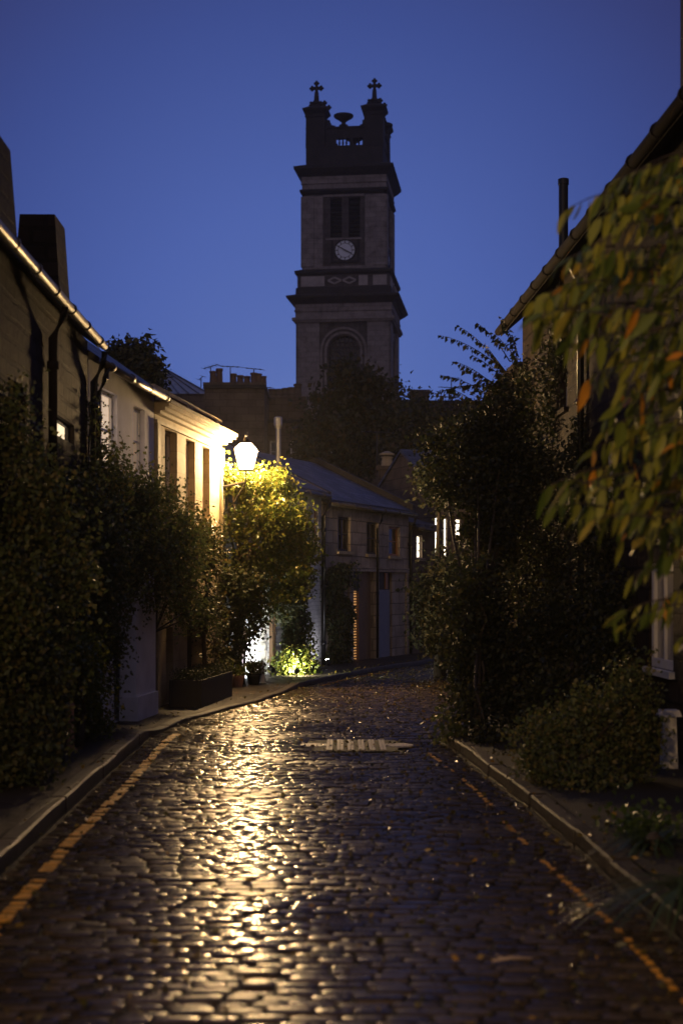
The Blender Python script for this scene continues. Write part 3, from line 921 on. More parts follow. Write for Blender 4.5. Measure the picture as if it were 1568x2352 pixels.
# D  white brick garage house
FD = Frame((-2.085, 24.95), (-.43, 30.2))
hD = thing('garage_house', 'white painted brick mews house with a garage door behind the lit climber', 'house', (-2.085, 24.95, 0))
gD = FD.op(555, 618, 1400, 1560); gD = (gD[0], gD[1], .08, 1.95)
wD = FD.op(721, 731, 1168, 1258)
wD2 = FD.op(655, 690, 1170, 1260)
house_wall(FD, 3.72, [gD, wD, wD2], 5, M['white_brick'], hD, rise=1.2)
roof(FD, 3.72, 5, 1.2, hD)
gutter(FD, 3.72, hD)
slab(hD, FD, gD, 'white_paint', .03, 12, 'garage_door', horiz=True)
mb = MB()
for u0, u1 in ((gD[1] + .003, gD[1] + .17), (gD[0] - .17, gD[0] - .003)): FD.box(mb, u0, u1, .002, .07, 0.05, gD[3] + .15)
FD.box(mb, gD[0] - .17, gD[1] + .17, .002, .08, gD[3] + .152, gD[3] + .3)
mb.build('door_frame', M['wood'], hD)
window(hD, FD, wD, 'glass', 'wood_orange_lit', 1, 1, .1, .06, 'white_brick')  # orange frame colour stands in for the lit reveal
window(hD, FD, wD2, 'glass', 'white_paint', 1, 2, .1, .05, 'white_brick')
downpipe(FD, FD.L - .05, 3.66, hD)
mb = MB()
fx = at(639, 0, 28.8)
mb.lathe((fx.x, 28.8, 0), [(.05, 3.8), (.05, zof(985, 28.8))], 12)
mb.lathe((fx.x, 28.8, 0), [(.055, zof(985, 28.8)), (.085, zof(977, 28.8)), (.085, zof(960, 28.8)), (.06, zof(957, 28.8))], 12)
mb.lathe((fx.x, 28.8, 0), [(.1, 4.12), (.1, 4.2), (.06, 4.28)], 12)
mb.build('steel_flue', M['steel'], hD, smooth=False)
# E  ashlar house
FE = Frame((-.40, 30.28), (1.66, 35.2))
hE = thing('stone_house', 'weathered grey stone mews house with three upper windows and wet slate roof', 'house', (-.4, 30.28, 0))
wE = [FE.op(776, 805, 1187, 1266), FE.op(842, 868, 1199, 1273), FE.op(893, 918, 1210, 1277)]
dE = [FE.op(808, 858, 1312, 1525), FE.op(866, 900, 1314, 1517)]
dE = [(o[0], o[1], .06, o[3]) for o in dE]
house_wall(FE, 3.58, wE + dE, 5, M['ashlar'], hE, dep=.3, rise=1.2)
roof(FE, 3.58, 5, 1.2, hE)
gutter(FE, 3.58, hE, r=.045)
for i, o in enumerate(wE): window(hE, FE, o, 'glass', 'wood_dark' if i < 2 else 'wood_orange_lit', 2 if i < 2 else 1, 2, .10, .05, 'cream_trim')
a, b, c, d = dE[0]
sh = MB()
u1 = a + (b - a) * .42
n = 26
FE.box(sh, a, a + .05, -.10, -.04, c, d - .45); FE.box(sh, u1 - .05, u1, -.10, -.04, c, d - .45)
for i in range(n):
    z = c + (d - .45 - c) * (i + .5) / n
    sh.hexa([FE.pt(a + .05, -.09, z + .006), FE.pt(u1 - .05, -.09, z + .006), FE.pt(u1 - .05, -.04, z - .008), FE.pt(a + .05, -.04, z - .008)],
            [FE.pt(a + .05, -.09, z + .02), FE.pt(u1 - .05, -.09, z + .02), FE.pt(u1 - .05, -.04, z + .006), FE.pt(a + .05, -.04, z + .006)])
sht = sh.build('louvred_shutter', M['wood'], hE)
g_ = MB(); g_.quad(FE.pt(a, -.125, c), FE.pt(u1, -.125, c), FE.pt(u1, -.125, d - .45), FE.pt(a, -.125, d - .45))
g_.build('lit_pane', M['glow_amber'], sht)
slab(hE, FE, (u1 + .002, b, c, d), 'wood', .08, 4)
mb = MB(); FE.box(mb, a, u1, -.14, -.06, d - .448, d); mb.build('transom', M['wood_dark'], hE)
a, b, c, d = dE[1]
slab(hE, FE, (a, b, c, d - .42), 'grey_paint', .05, 5)
mb = MB(); FE.box(mb, a, b, -.14, -.06, d - .418, d); mb.build('transom', M['wood_dark'], hE)
mb = MB(); uu = FE.u_at(890.5); FE.box(mb, uu - .08, uu + .08, -.057, -.03, d - .40, d - .02); mb.build('lit_pane', M['wood_orange_lit'], hE)  # does not glow; its orange colour stands in for a lit pane
mb = MB()
for x0, x1 in ((858, 866), (930, 938), (798, 807)):
    u0, u1 = FE.u_at(x0), FE.u_at(x1); FE.box(mb, u0, u1, .002, .05, 0, 2.1)
FE.box(mb, FE.u_at(800), FE.L, .002, .06, 2.10, 2.2)
mb.build('band_course', M['ashlar'], hE)
downpipe(FE, FE.u_at(860), 3.5, hE, r=.03); downpipe(FE, FE.L - .06, 3.5, hE)
for u0 in (-.02, FE.L - .02):
    mb = MB()
    for sgn in (1, -1):
        wa, wb = (.12, -2.5) if sgn > 0 else (-5.12, -2.5)
        za, zb_ = 3.58 - .12 * .48, 3.58 + 1.2
        mb.hexa([FE.pt(u0, wa, za), FE.pt(u0 + .2, wa, za), FE.pt(u0 + .2, wb, zb_), FE.pt(u0, wb, zb_)],
                [FE.pt(u0, wa, za + .26), FE.pt(u0 + .2, wa, za + .26), FE.pt(u0 + .2, wb, zb_ + .26), FE.pt(u0, wb, zb_ + .26)])
    mb.build('skew_wall', M['tower_trim'], hE)
# F  low house further round the bend
FF = Frame((1.74, 35.35), (2.41, 36.75))
hF = thing('stone_house', 'low stone house past the grey one with one bright tall window', 'house', (1.74, 35.35, 0))
wF = FF.op(957, 969, 1230, 1282); wF2 = FF.op(985, 992, 1230, 1280)
house_wall(FF, 3.25, [wF], 5, M['tenement'], hF, rise=.7)
roof(FF, 3.25, 5, .7, hF)
gutter(FF, 3.25, hF, r=.045)
window(hF, FF, wF, 'glow_white', 'white_paint', 1, 3, .1, .03, 'ashlar')
# G  gable with two tall lit windows
FG = Frame((2.46, 37.6), (4.6, 38.3))
hG = thing('gabled_house', 'gabled house at the end of the bend with two tall glowing windows', 'house', (2.46, 37.6, 0))
wG = [FG.op(999, 1007, 1188, 1284), FG.op(1019, 1027, 1190, 1284), FG.op(1046, 1058, 1192, 1232)]
house_wall(FG, 4.3, wG, 5, M['tenement'], hG, rise=1.2)
roof(FG, 4.3, 5, 1.2, hG)
for o in wG: window(hG, FG, o, 'glow_white', 'white_paint', 1, 4, .1, .025, 'cream_trim')
# H  cottage roofs behind
FH = Frame((.4, 44.0), (4.4, 46.0))
hH = thing('back_cottage', 'low cottage behind the slate roofs with short stacks of pale chimney pots', 'house', (.4, 44, 0))
house_wall(FH, 3.9, [], 4, M['tenement'], hH, rise=.8)
roof(FH, 3.9, 4, .8, hH)
def stack(parent, x0, x1, ytop, ybot, Y, d, m='tenement', potsx=(), ph=30, pr=.14, cap=False, potmat='pot', coping=True):
    a, b = at(x0, 0, Y).x, at(x1, 0, Y).x
    mb = MB(); mb.box(a, b, Y, Y + d, zof(ybot, Y), zof(ytop, Y))
    if coping: mb.box(a - .06, b + .06, Y - .06, Y + d + .06, zof(ytop, Y) + .002, zof(ytop, Y) + .14)
    ch = mb.build('chimney', M[m], parent)
    z0 = zof(ytop, Y) + .14
    for p in potsx:
        px, hpx = (p if isinstance(p, tuple) else (p, ph))
        q = MB(); X = at(px, 0, Y).x; h = hpx / FPX * Y
        q.lathe((X, Y + d / 2, z0), [(pr, 0), (pr * .95, h * .1), (pr * .82, h * .85), (pr * .98, h * .88), (pr * .98, h), (pr * .7, h)], 10)
        if cap: q.lathe((X, Y + d / 2, z0 + h), [(pr * 1.2, .05), (pr * 1.25, .1), (pr * .3, .18)], 10)
        q.build('chimney_pot', M[potmat], ch)
    return ch
stack(hH, 868, 912, 1080, 1130, 44.5, .6, potsx=((889, 22),), pr=.2, cap=True, potmat='cream_trim')
stack(hH, 945, 1004, 1100, 1150, 45, .6, potsx=((961, 34), (976, 26), (991, 30)), pr=.14, cap=True, potmat='cream_trim')

# ================================================================ FAR TENEMENTS
def far_block(name, label, x0, x1, ytop, Y, depth, wins=(), m='tenement', roofrise=0):
    a, b = at(x0, 0, Y).x, at(x1, 0, Y).x
    F = Frame((a, Y), (b, Y + .001))
    t = thing(name, label, 'tenement', (a, Y, 0))
    ops = [F.op(*w[:4]) for w in wins]
    house_wall(F, zof(ytop, Y), ops, depth, M[m], t, dep=.2, rise=roofrise)
    if roofrise: roof(F, zof(ytop, Y), depth, roofrise, t)
    else:
        mb = MB(); F.box(mb, -.05, F.L + .05, -depth, .12, zof(ytop, Y) + .002, zof(ytop, Y) + .16); mb.build('parapet', M['tower_trim'], t)
    for o, w in zip(ops, wins): window(t, F, o, w[4], 'white_paint', 1, 2, .15, .06)
    return t, F
t1, F1 = far_block('tenement', 'dark brown tenement with a wide stack of many chimney pots, left of the tower', 470, 607, 893, 60, 7)
stack(t1, 470, 605, 886, 893, 60, 3, potsx=((482, 38), (497, 44), (530, 32), (546, 28), (562, 26), (578, 34), (589, 32), (600, 26)), pr=.16)
t2, F2 = far_block('tenement', 'dark tenement with sash windows below the tower, second pot row at its left end', 609, 935, 972, 63, 8,
                   ((620, 642, 1012, 1062, 'glass'), (667, 690, 1012, 1064, 'glass'), (760, 782, 1015, 1066, 'glass'), (800, 822, 1015, 1066, 'glass'), (925, 934, 1030, 1056, 'glow_amber')))
stack(t2, 612, 700, 918, 974, 64, 2, potsx=((622, 24), (638, 24), (654, 26), (668, 28), (682, 36)), pr=.2, potmat='tenement')
t3, F3 = far_block('tenement', 'dark tenement right of the tower with a square stack and amber lit windows', 938, 1180, 928, 66, 8,
                   ((1064, 1086, 1018, 1066, 'glow_amber'), (985, 1005, 1010, 1060, 'glass'), (1110, 1130, 1020, 1070, 'glass')))
stack(t3, 944, 985, 902, 930, 66.5, 1.6)
# hipped slate pavilion roof behind the white house
Yp = 70
a, b = at(372, 0, Yp).x, at(475, 0, Yp).x
t4 = thing('pavilion', 'pavilion with pale ribbed pyramid roof peeping over the slate roofs', 'building', (a, Yp, 0))
mb = MB(); mb.box(a - 3, b, Yp, Yp + 7, 0, zof(905, Yp)); mb.build('wall', M['tenement'], t4)
mb = MB(); ap = at(385, 852, Yp + 3.5)
z0 = zof(905, Yp) + .003
pts = [Vector((a - 3.1, Yp - .1, z0)), Vector((b + .1, Yp - .1, z0)), Vector((b + .1, Yp + 7.1, z0)), Vector((a - 3.1, Yp + 7.1, z0))]
tp = [Vector((ap.x - 1.2, ap.y - .2, ap.z)), Vector((ap.x, ap.y - .2, ap.z)), Vector((ap.x, ap.y + .2, ap.z)), Vector((ap.x - 1.2, ap.y + .2, ap.z))]
mb.hexa(pts, tp)
rf = mb.build('roof', M['lead'], t4)
mb = MB()
for i in range(12):
    f = i / 11
    mb.tube([pts[0].lerp(pts[1], f) + Vector((0, -.02, .03)), tp[0].lerp(tp[1], f) + Vector((0, -.02, .03))], .035, 5)
    mb.tube([pts[1].lerp(pts[2], f) + Vector((.02, 0, .03)), tp[1].lerp(tp[2], f) + Vector((.02, 0, .03))], .035, 5)
mb.build('roof_rib', M['steel'], rf)

def aerial(label, x, y0, y1, Y, arm, tilt=0, n=5, arms=1):
    p = at(x, y1, Y); q = at(x, y0, Y)
    t = thing('tv_aerial', label, 'aerial', tuple(p), 'television aerials on the roofs')
    mb = MB(); mb.tube([p, q], .022, 6); mb.build('mast', M['iron'], t)
    for k in range(arms):
        w = arm / FPX * Y
        c = q - Vector((0, 0, k * .45))
        d = Vector((1, .3, tilt)).normalized()
        mb = MB(); mb.tube([c - d * w * (.5 + .3 * k), c + d * w * .5], .016, 5)
        for i in range(n):
            e = c + d * w * (i / (n - 1) - .5); mb.tube([e - Vector((.1, .22, 0)), e + Vector((.1, .22, 0))], .01, 4)
        mb.build('boom', M['iron'], t)
aerial('tilted television aerial above the left end of the wide chimney stack', 484, 842, 886, 60.5, 34, .35)
aerial('flat television aerial above the middle of the wide chimney stack', 529, 842, 886, 61, 46, 0)
aerial('double armed television aerial at the right end of the wide chimney stack', 583, 847, 886, 61.5, 40, -.05, arms=2)
aerial('bare bent aerial pole left of the wide chimney stack', 462, 868, 890, 60, 12, .9, 2)
aerial('tall aerial with short rungs seen against the sky over the right tenement', 1036, 868, 928, 66.2, 40, 0, 4, arms=3)
aerial('wide T shaped aerial in front of the trees under the tower', 866, 993, 1085, 45, 64, 0, 5)
aerial('short rung aerial in the gap between the two chimney stacks', 614, 890, 930, 62.5, 22, 0, 3, arms=2)

# ================================================================ RIGHT-HAND HOUSE
FR = Frame((3.614 - .03 * 4, 4.0), (3.614 - .03 * 23, 23.0), side=-1)
hR = thing('tall_house', 'tall dark house along the right edge with deep eaves and a white sash window', 'house', (3.5, 4, 0))
wR = FR.op(1490, 1545, 1292, 1536)
wR2 = FR.op(1380, 1410, 1010, 1180); wR3 = FR.op(1285, 1302, 760, 940)
house_wall(FR, 6.1, [wR, wR2, wR3], 6, M['dark_rubble'], hR, rise=2.6)
roof(FR, 6.1, 6, 2.6, hR, M['matte_slate'], over=.34, end=.12)
gutter(FR, 6.1, hR, w=.38, r=.06, dz=-.2, u1=FR.L + .1, m='matte_black')
window(hR, FR, wR, 'glass_curtain', 'white_paint', 2, 2, .06, .09, 'white_paint')
window(hR, FR, wR2, 'glass', 'white_paint', 2, 2, .12, .07, 'rubble')
window(hR, FR, wR3, 'glass', 'white_paint', 1, 2, .12, .07, 'rubble')
Yf = 19.5
mb = MB(); p = at(1293, 425, Yf)
mb.lathe((p.x, Yf, 0), [(.065, 5.7), (.065, p.z), (.075, p.z + .002), (.075, p.z + .08), (.05, p.z + .09)], 12); mb.build('black_flue', M['iron'], hR)
downpipe(FR, FR.u_at(1345), 6.0, hR)
mb = MB(); FR.box(mb, 8.6, 9.2, -.5, .08, 6.0, 8.0); mb.build('chimney', M['tower_trim'], hR)
# ivy wall step beyond it
FV = Frame((2.85, 23.1), (2.75, 27.0), side=-1)
hV = thing('garden_wall', 'tall ivy topped garden wall beyond the right hand house', 'wall', (2.85, 23.1, 0))
mb = MB(); FV.box(mb, 0, FV.L, -.35, 0, 0, 5.3); mb.build('wall_face', M['dark_rubble'], hV)
mb = MB(); FV.box(mb, -.0, FV.L, -.40, .05, 5.302, 5.42); mb.build('coping', M['dark_rubble'], hV)

# ================================================================ STREET LAMPS
def lantern(t, p, m, wall=None):
    """tapering four sided lantern; p is the underside of the glass"""
    x, y, z = p
    mb = MB()
    hb, ht, h = .105, .18, .345
    mb.frustum(x, y, hb, ht, z, z + h); mb.frustum(x, y, ht, .09, z + h + .004, z + h + .09)
    mb.build('glass', M[m], t)
    mb = MB()
    for sx, sy in ((-1, -1), (1, -1), (1, 1), (-1, 1)):
        mb.tube([(x + sx * (hb + .012), y + sy * (hb + .012), z), (x + sx * (ht + .012), y + sy * (ht + .012), z + h)], .011, 5)
    mb.frustum(x, y, hb + .02, hb + .02, z - .03, z - .003)
    mb.build('frame', M['iron'], t)
    mb = MB()
    mb.frustum(x, y, .10, .075, z + h + .094, z + h + .13)
    mb.lathe((x, y, z + h + .13), [(.03, 0), (.045, .04), (.02, .08), (.03, .11), (.005, .16)], 8)
    mb.build('hood', M['iron'], t)
Yl = 24.6
LP = at(565, 1078, Yl)
lamp = thing('street_lamp', 'burning black lantern on a wall bracket above the brightly lit climber', 'street lamp', tuple(LP))
lantern(lamp, tuple(LP), 'lamp')
wp = FC.pt(4.4, 0, LP.z - .3)
mb = MB()
mb.tube([wp, Vector((LP.x, LP.y, LP.z - .22)), Vector((LP.x, LP.y, LP.z - .03))], .022, 8)
mb.tube([wp - Vector((0, 0, .5)), wp.lerp(LP, .5) - Vector((0, 0, .45)), Vector((LP.x, LP.y, LP.z - .22))], .014, 6)
mb.build('bracket', M['iron'], lamp)
L2 = Vector((-2.2, -2.2, 4.1))
lamp2 = thing('street_lamp', 'post lantern standing on the left pavement behind the viewpoint', 'street lamp', (L2.x, L2.y, .1))
lantern(lamp2, tuple(L2), 'lamp_far')
mb = MB(); mb.lathe((L2.x, L2.y, .1), [(.16, 0), (.14, .3), (.08, .4), (.06, 1.2), (.045, 3.9), (.06, 3.97)], 12); mb.build('post', M['iron'], lamp2)

def spotlight(label, p, aim, m, r=.05):
    p = Vector(p); d = (Vector(aim) - p).normalized()
    t = thing('garden_spotlight', label, 'spotlight', tuple(p))
    mb = MB(); mb.tube([p - d * .12, p - d * .1, p, p + d * .012], [r * .6, r, r, r * 1.08], 12)
    mb.tube([p - d * .06, Vector((p.x, p.y, p.z - .16))], .012, 6)
    mb.build('housing', M['iron'], t)
    a = d.orthogonal().normalized(); b = d.cross(a)
    mb = MB(); mb.poly([p + d * .014 + (a * math.cos(2 * PI * i / 14) + b * math.sin(2 * PI * i / 14)) * r for i in range(14)])
    mb.build('lens', M[m], t)
    return t
gp = FD.pt(gD[0] + .35, .42, .28)
spotlight('small spotlight on the ground washing the white garage door', gp, FD.pt(gD[0] + .55, -.1, .62), 'spot_cool')
sp2 = at(668, 1552, 26.6)
spotlight('small spotlight shining into the bright green bush', (sp2.x + .12, 26.55, .2), at(716, 1470, 29.3), 'spot_green')

pp = FD.pt(FD.u_at(716), .34, .24)  # fill light added to brighten the dull wall end, no real fitting
spotlight('added fill light brightening the white brick wall end, right of the bright bush', pp, FD.pt(FD.u_at(722), -.1, 1.5), 'fill_soft', .035)
# ================================================================ SMALL THINGS ON THE PAVEMENTS
p = at(162, 0, 14.6)
o = thing('bollard', 'slim terracotta brown post standing at the edge of the left bushes', 'bollard', (p.x, 14.6, .1))
mb = MB(); mb.lathe((p.x, 14.6, .08), [(.045, 0), (.04, .02), (.038, .46), (.045, .48), (.03, .52)], 10); mb.build('post', M['terracotta'], o)
mb = MB(); mb.lathe((p.x, 14.6, .08), [(.07, 0), (.07, .03), (.05, .05)], 10); mb.build('foot', M['terracotta'], o)
# white gate pier
uP = FB.u_at(336)
pier = thing('gate_pier', 'white rendered pier beside the dark doorway', 'pier', tuple(FB.pt(2.55, .12, 0)))
mb = MB(); u0, u1 = FB.u_at(313, .22), FB.u_at(358, .22)
FB.box(mb, u0, u1, .002, .22, .0, 1.62); mb.build('shaft', M['render_white'], pier)
mb = MB(); FB.box(mb, u0 - .03, u1 + .03, .002, .25, 0, .34); mb.build('plinth', M['render_white'], pier)
# dark planter box with clipped hedge
pl = thing('planter', 'long dark timber planter with a clipped dark hedge', 'planter', tuple(FC.pt(1.2, .5, .03)))
mb = MB(); FC.box(mb, .2, 2.35, .16, .2, .03, .42); FC.box(mb, .2, 2.35, .60, .64, .03, .42); FC.box(mb, .2, .24, .202, .598, .03, .42); FC.box(mb, 2.31, 2.35, .202, .598, .03, .42)
FC.box(mb, .242, 2.308, .202, .598, .04, .36)
mb.build('trough', M['wood_dark'], pl)
hc = np.stack([rng.uniform(.22, 2.33, 2600), rng.uniform(.16, .64, 2600), rng.uniform(.38, .56, 2600)], 1)
hc = np.array([FC.pt(*q) for q in hc]); Ln = .035 * (.7 + .6 * rng.random(2600))
leaf_mesh('hedge', hc, axes(2600, .1), Ln, Ln * .6, M['leaf_shade'], pl)
def pot(label, c, r, h, m, leaves, leafm, lh, group=None):
    t = thing('plant_pot', label, 'plant pot', c, group)
    mb = MB(); mb.lathe(c, [(r * .7, 0), (r * .95, h * .8), (r * 1.08, h * .82), (r * 1.08, h), (r * .9, h), (r * .85, h * .85)], 14); mb.build('pot', M[m], t)
    n = leaves
    cc = np.array(c) + np.stack([rng.normal(size=n) * r * .7, rng.normal(size=n) * r * .7, h + rng.random(n) * lh], 1)
    Ln = .06 * (.6 + .8 * rng.random(n)); leaf_mesh('leaves', cc, axes(n, .1), Ln, Ln * .6, M[leafm], t)
g = at(520, 0, 24); pot('pale pot with dark leaves under the lit climber', (g.x, 24, .04), .13, .24, 'cream_trim', 160, 'leaf_dark', .3)
g = at(545, 0, 24.2); pot('terracotta pot of low leaves beside the pale pot', (g.x, 24.2, .05), .12, .2, 'terracotta', 160, 'leaf_lit', .2)
g = at(583, 0, 24.6); pot('black pot with a round bush before the garage door', (g.x, 24.6, .07), .13, .2, 'iron', 420, 'leaf_dark', .2)
p = at(603, 0, 24.9)
o = thing('marker_post', 'short white wooden post at the kerb before the garage', 'post', (p.x, 24.9, .08))
mb = MB(); mb.box(p.x - .04, p.x + .04, 24.86, 24.94, .06, .42); mb.frustum(p.x, 24.9, .045, .02, .422, .46); mb.build('shaft', M['white_paint'], o)
mb = MB(); mb.box(p.x - .06, p.x + .06, 24.84, 24.96, .05, .09); mb.build('foot', M['white_paint'], o)
p = at(1535, 0, 13.2)
o = thing('pedestal', 'narrow white pedestal half hidden by leaves below the white sash window', 'pedestal', (p.x, 13.2, .1))
mb = MB(); mb.frustum(p.x, 13.2, .07, .055, .1, .58); mb.build('shaft', M['white_paint'], o)
mb = MB(); mb.frustum(p.x, 13.2, .1, .08, .582, .64); mb.build('cap', M['white_paint'], o)
mb = MB(); mb.frustum(p.x, 13.2, .1, .1, .08, .098); mb.build('base', M['white_paint'], o)
p = at(1023, 0, 16.15)  # white peg stands in for a small bright reflection
o = thing('kerb_glint', 'tiny white post standing in for a bright reflection at the right kerb corner', 'post', (p.x, 16.15, .1))
mb = MB(); mb.lathe((p.x, 16.15, .09), [(.018, 0), (.018, .11), (.01, .125)], 8); mb.build('shaft', M['white_paint'], o)

# ================================================================ PLANTS, LEFT
plant('climbing_ivy', 'dark ivy hanging over the rubble house at the left edge', 'climber', (-2.75, 12.2, .1),
      [blob(10, 1000, 60, 130, 12.4, .2), blob(45, 1150, 110, 150, 12.6, .3), blob(95, 1300, 120, 170, 13, .35), blob(20, 1400, 90, 140, 12, .35), blob(60, 1430, 75, 80, 13, .35)], 15000, .055, 'leaf_ivy')
plant('bush', 'big dark bush spilling over the pavement, front left', 'bush', (-2.75, 12.6, .1),
      [blob(50, 1590, 110, 150, 12.6, .45), blob(20, 1720, 100, 110, 12.1, .4), blob(75, 1680, 62, 110, 13.2, .35), blob(60, 1510, 75, 80, 13.2, .4)], 13000, .055, 'leaf_dark', zmin=.1)
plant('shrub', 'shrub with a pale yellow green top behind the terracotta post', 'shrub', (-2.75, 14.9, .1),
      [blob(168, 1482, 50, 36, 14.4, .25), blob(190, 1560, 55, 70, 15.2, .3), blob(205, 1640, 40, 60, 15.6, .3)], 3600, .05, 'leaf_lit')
plant('climbing_ivy', 'tall ivy between the rubble house and the white house', 'climber', (-2.85, 16.6, .1),
      [blob(165, 1170, 70, 120, 15.8, .3), blob(225, 1240, 85, 150, 16.6, .35), blob(215, 1390, 75, 140, 16.4, .35), blob(235, 1480, 40, 110, 16.6, .3), blob(245, 1100, 50, 70, 17, .25), blob(232, 1030, 14, 50, 17, .10), blob(208, 960, 10, 70, 17, .08)], 17000, .05, 'leaf_ivy')
plant('climbing_ivy', 'rounded mass of climber drooping over the white pier', 'climber', (-2.62, 20.0, .05),
      [blob(330, 1140, 75, 65, 18.6, .3), blob(385, 1220, 75, 100, 19.6, .35), blob(400, 1310, 65, 90, 19.8, .35), blob(300, 1210, 75, 110, 18.1, .35), blob(350, 1310, 75, 90, 18.9, .35), blob(290, 1310, 40, 80, 18, .3), blob(440, 1250, 30, 80, 21.2, .25), blob(425, 1400, 50, 45, 21.0, .25), blob(470, 1420, 25, 40, 22.3, .2), blob(270, 1070, 26, 40, 17.9, .12)], 20000, .05, 'leaf_ivy', droop=.7, trunk=.03)
plant('climbing_vine', 'thin leafy vine at the foot of the sandstone house windows', 'climber', (-2.2, 23.2, .05),
      [blob(450, 1230, 40, 60, 22, .2), blob(485, 1290, 32, 90, 23, .25), blob(470, 1390, 40, 80, 22.8, .22), blob(492, 1480, 18, 80, 23.6, .15)], 3200, .06, 'leaf_tree')
# strappy plant
def strap(name, label, base, n, ln, wid, m, spread=1.0, up=.9, dirx=0, diry=0):
    t = thing(name, label, 'plant', base)
    mb = MB(); B = Vector(base)
    for i in range(n):
        a = rnd.uniform(0, 2 * PI); e = rnd.uniform(.35, 1.0) * up
        d = Vector((math.cos(a) * spread + dirx, math.sin(a) * spread + diry, e)).normalized()
        l_ = ln * rnd.uniform(.6, 1.1); w = wid * rnd.uniform(.7, 1.1)
        s = d.cross(Vector((0, 0, 1))).normalized()
        b_ = B + Vector((rnd.uniform(-.06, .06), rnd.uniform(-.06, .06), 0))
        L_, R_ = [], []
        for k in range(7):
            f = k / 6; c = b_ + d * l_ * f + Vector((0, 0, -.55 * l_ * f * f))
            ww = w * (1 - f) ** .6 * .5; L_.append(c + s * ww); R_.append(c - s * ww)
        mb.add(L_ + R_, [(k, k + 1, 8 + k, 7 + k) for k in range(6)])
    mb.build('leaves', M[m], t, smooth=True, recalc=False)
    mb = MB(); mb.lathe(base, [(.09, -.03), (.07, .03), (.02, .08)], 8); mb.build('root_crown', M['bark'], t)
    return t
q = at(235, 1640, 16.6); strap('strap_plant', 'spiky plant with arching strap leaves beside the dark doorway', (q.x, 16.6, .1), 46, .62, .035, 'leaf_fern')
# the lit climber
def clear_lamp(c):
    d = c - np.array((LP.x, LP.y, LP.z + .2))
    return (np.linalg.norm(d, axis=1) > .34) & ~((np.abs(d[:, 0]) < .24) & (d[:, 2] > -.22) & (d[:, 1] < .1)) & (c[:, 1] > 24.75)
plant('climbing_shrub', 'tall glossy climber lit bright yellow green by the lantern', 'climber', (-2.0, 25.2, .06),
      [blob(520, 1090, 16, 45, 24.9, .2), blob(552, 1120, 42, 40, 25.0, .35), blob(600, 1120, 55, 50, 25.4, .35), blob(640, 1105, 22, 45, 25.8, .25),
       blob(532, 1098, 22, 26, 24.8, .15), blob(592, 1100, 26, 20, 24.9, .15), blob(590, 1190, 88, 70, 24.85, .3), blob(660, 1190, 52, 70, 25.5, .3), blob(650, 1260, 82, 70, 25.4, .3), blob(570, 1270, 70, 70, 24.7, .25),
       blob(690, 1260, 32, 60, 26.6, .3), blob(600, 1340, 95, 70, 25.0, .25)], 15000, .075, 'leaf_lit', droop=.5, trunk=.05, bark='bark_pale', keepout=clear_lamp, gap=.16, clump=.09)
plant('climbing_shrub', 'shadowy lower climber in front of the garage, under the lit one', 'climber', (-1.7, 24.6, .05),
      [blob(530, 1420, 40, 100, 24.7, .25), blob(545, 1340, 50, 60, 24.7, .25), blob(575, 1390, 50, 36, 25.2, .25), blob(645, 1370, 45, 50, 26.4, .25), blob(524, 1500, 20, 60, 24.6, .15), blob(585, 1440, 22, 28, 25.0, .12), blob(560, 1480, 10, 30, 24.9, .1), blob(660, 1330, 50, 70, 26.2, .25)], 8000, .07, 'leaf_dark', bark='bark', trunk=.025)
def on_wall(F, u0, u1, z0, z1, n, dmax=.22):
    u = rng.uniform(u0, u1, n); z = rng.uniform(z0, z1, n)
    edge = np.array([noise.noise(Vector((a * 2.2, b * 2.2, 7))) for a, b in zip(u, z)])
    lim = np.minimum(np.minimum(u - u0, u1 - u), np.minimum(z - z0 + 9, z1 - z)) / (.3 * (u1 - u0) + .01)
    k = lim + edge * .9 > .12
    u, z, edge = u[k], z[k], edge[k]
    w = np.abs(rng.random(len(u))) * dmax * (.7 + edge)
    return np.array([F.pt(a, max(.01, b), c) for a, b, c in zip(u, w, z)])
def ivy_on(label, F, u0, u1, z0, z1, n, leaf, m):
    t = thing('climbing_ivy', label, 'climber', tuple(F.pt((u0 + u1) / 2, .08, .08)))
    c = on_wall(F, u0, u1, z0, z1, n); N = len(c); Ln = leaf * (.6 + .8 * rng.random(N))
    leaf_mesh('foliage', c, axes(N, .9), Ln, Ln * .75, M[m], t)
    mb = MB()
    for i in range(4):
        uu = u0 + (u1 - u0) * (.3 + .13 * i)
        mb.tube([F.pt((u0 + u1) / 2, .05, .02), F.pt(uu, .04, z0 + (z1 - z0) * .4), F.pt(uu + rnd.uniform(-.1, .1), .03, z1 * .92)], [.03, .02, .008], 6)
    mb.build('stem', M['bark'], t)
ivy_on('narrow column of ivy on white brick, right of the garage door', FD, FD.u_at(634), FD.u_at(703), .05, 2.75, 6500, .07, 'leaf_ivy')
ivy_on('narrow column of dark ivy between the white brick and grey stone houses', FE, -.02, FE.u_at(803), .05, 2.35, 4200, .07, 'leaf_dark')
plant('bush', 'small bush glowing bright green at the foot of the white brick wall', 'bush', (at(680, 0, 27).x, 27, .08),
      [blob(665, 1530, 26, 28, 27.0, .3), blob(690, 1528, 24, 32, 27.3, .25), blob(716, 1540, 14, 18, 28.0, .15)], 2400, .075, 'leaf_lit', trunk=.025)

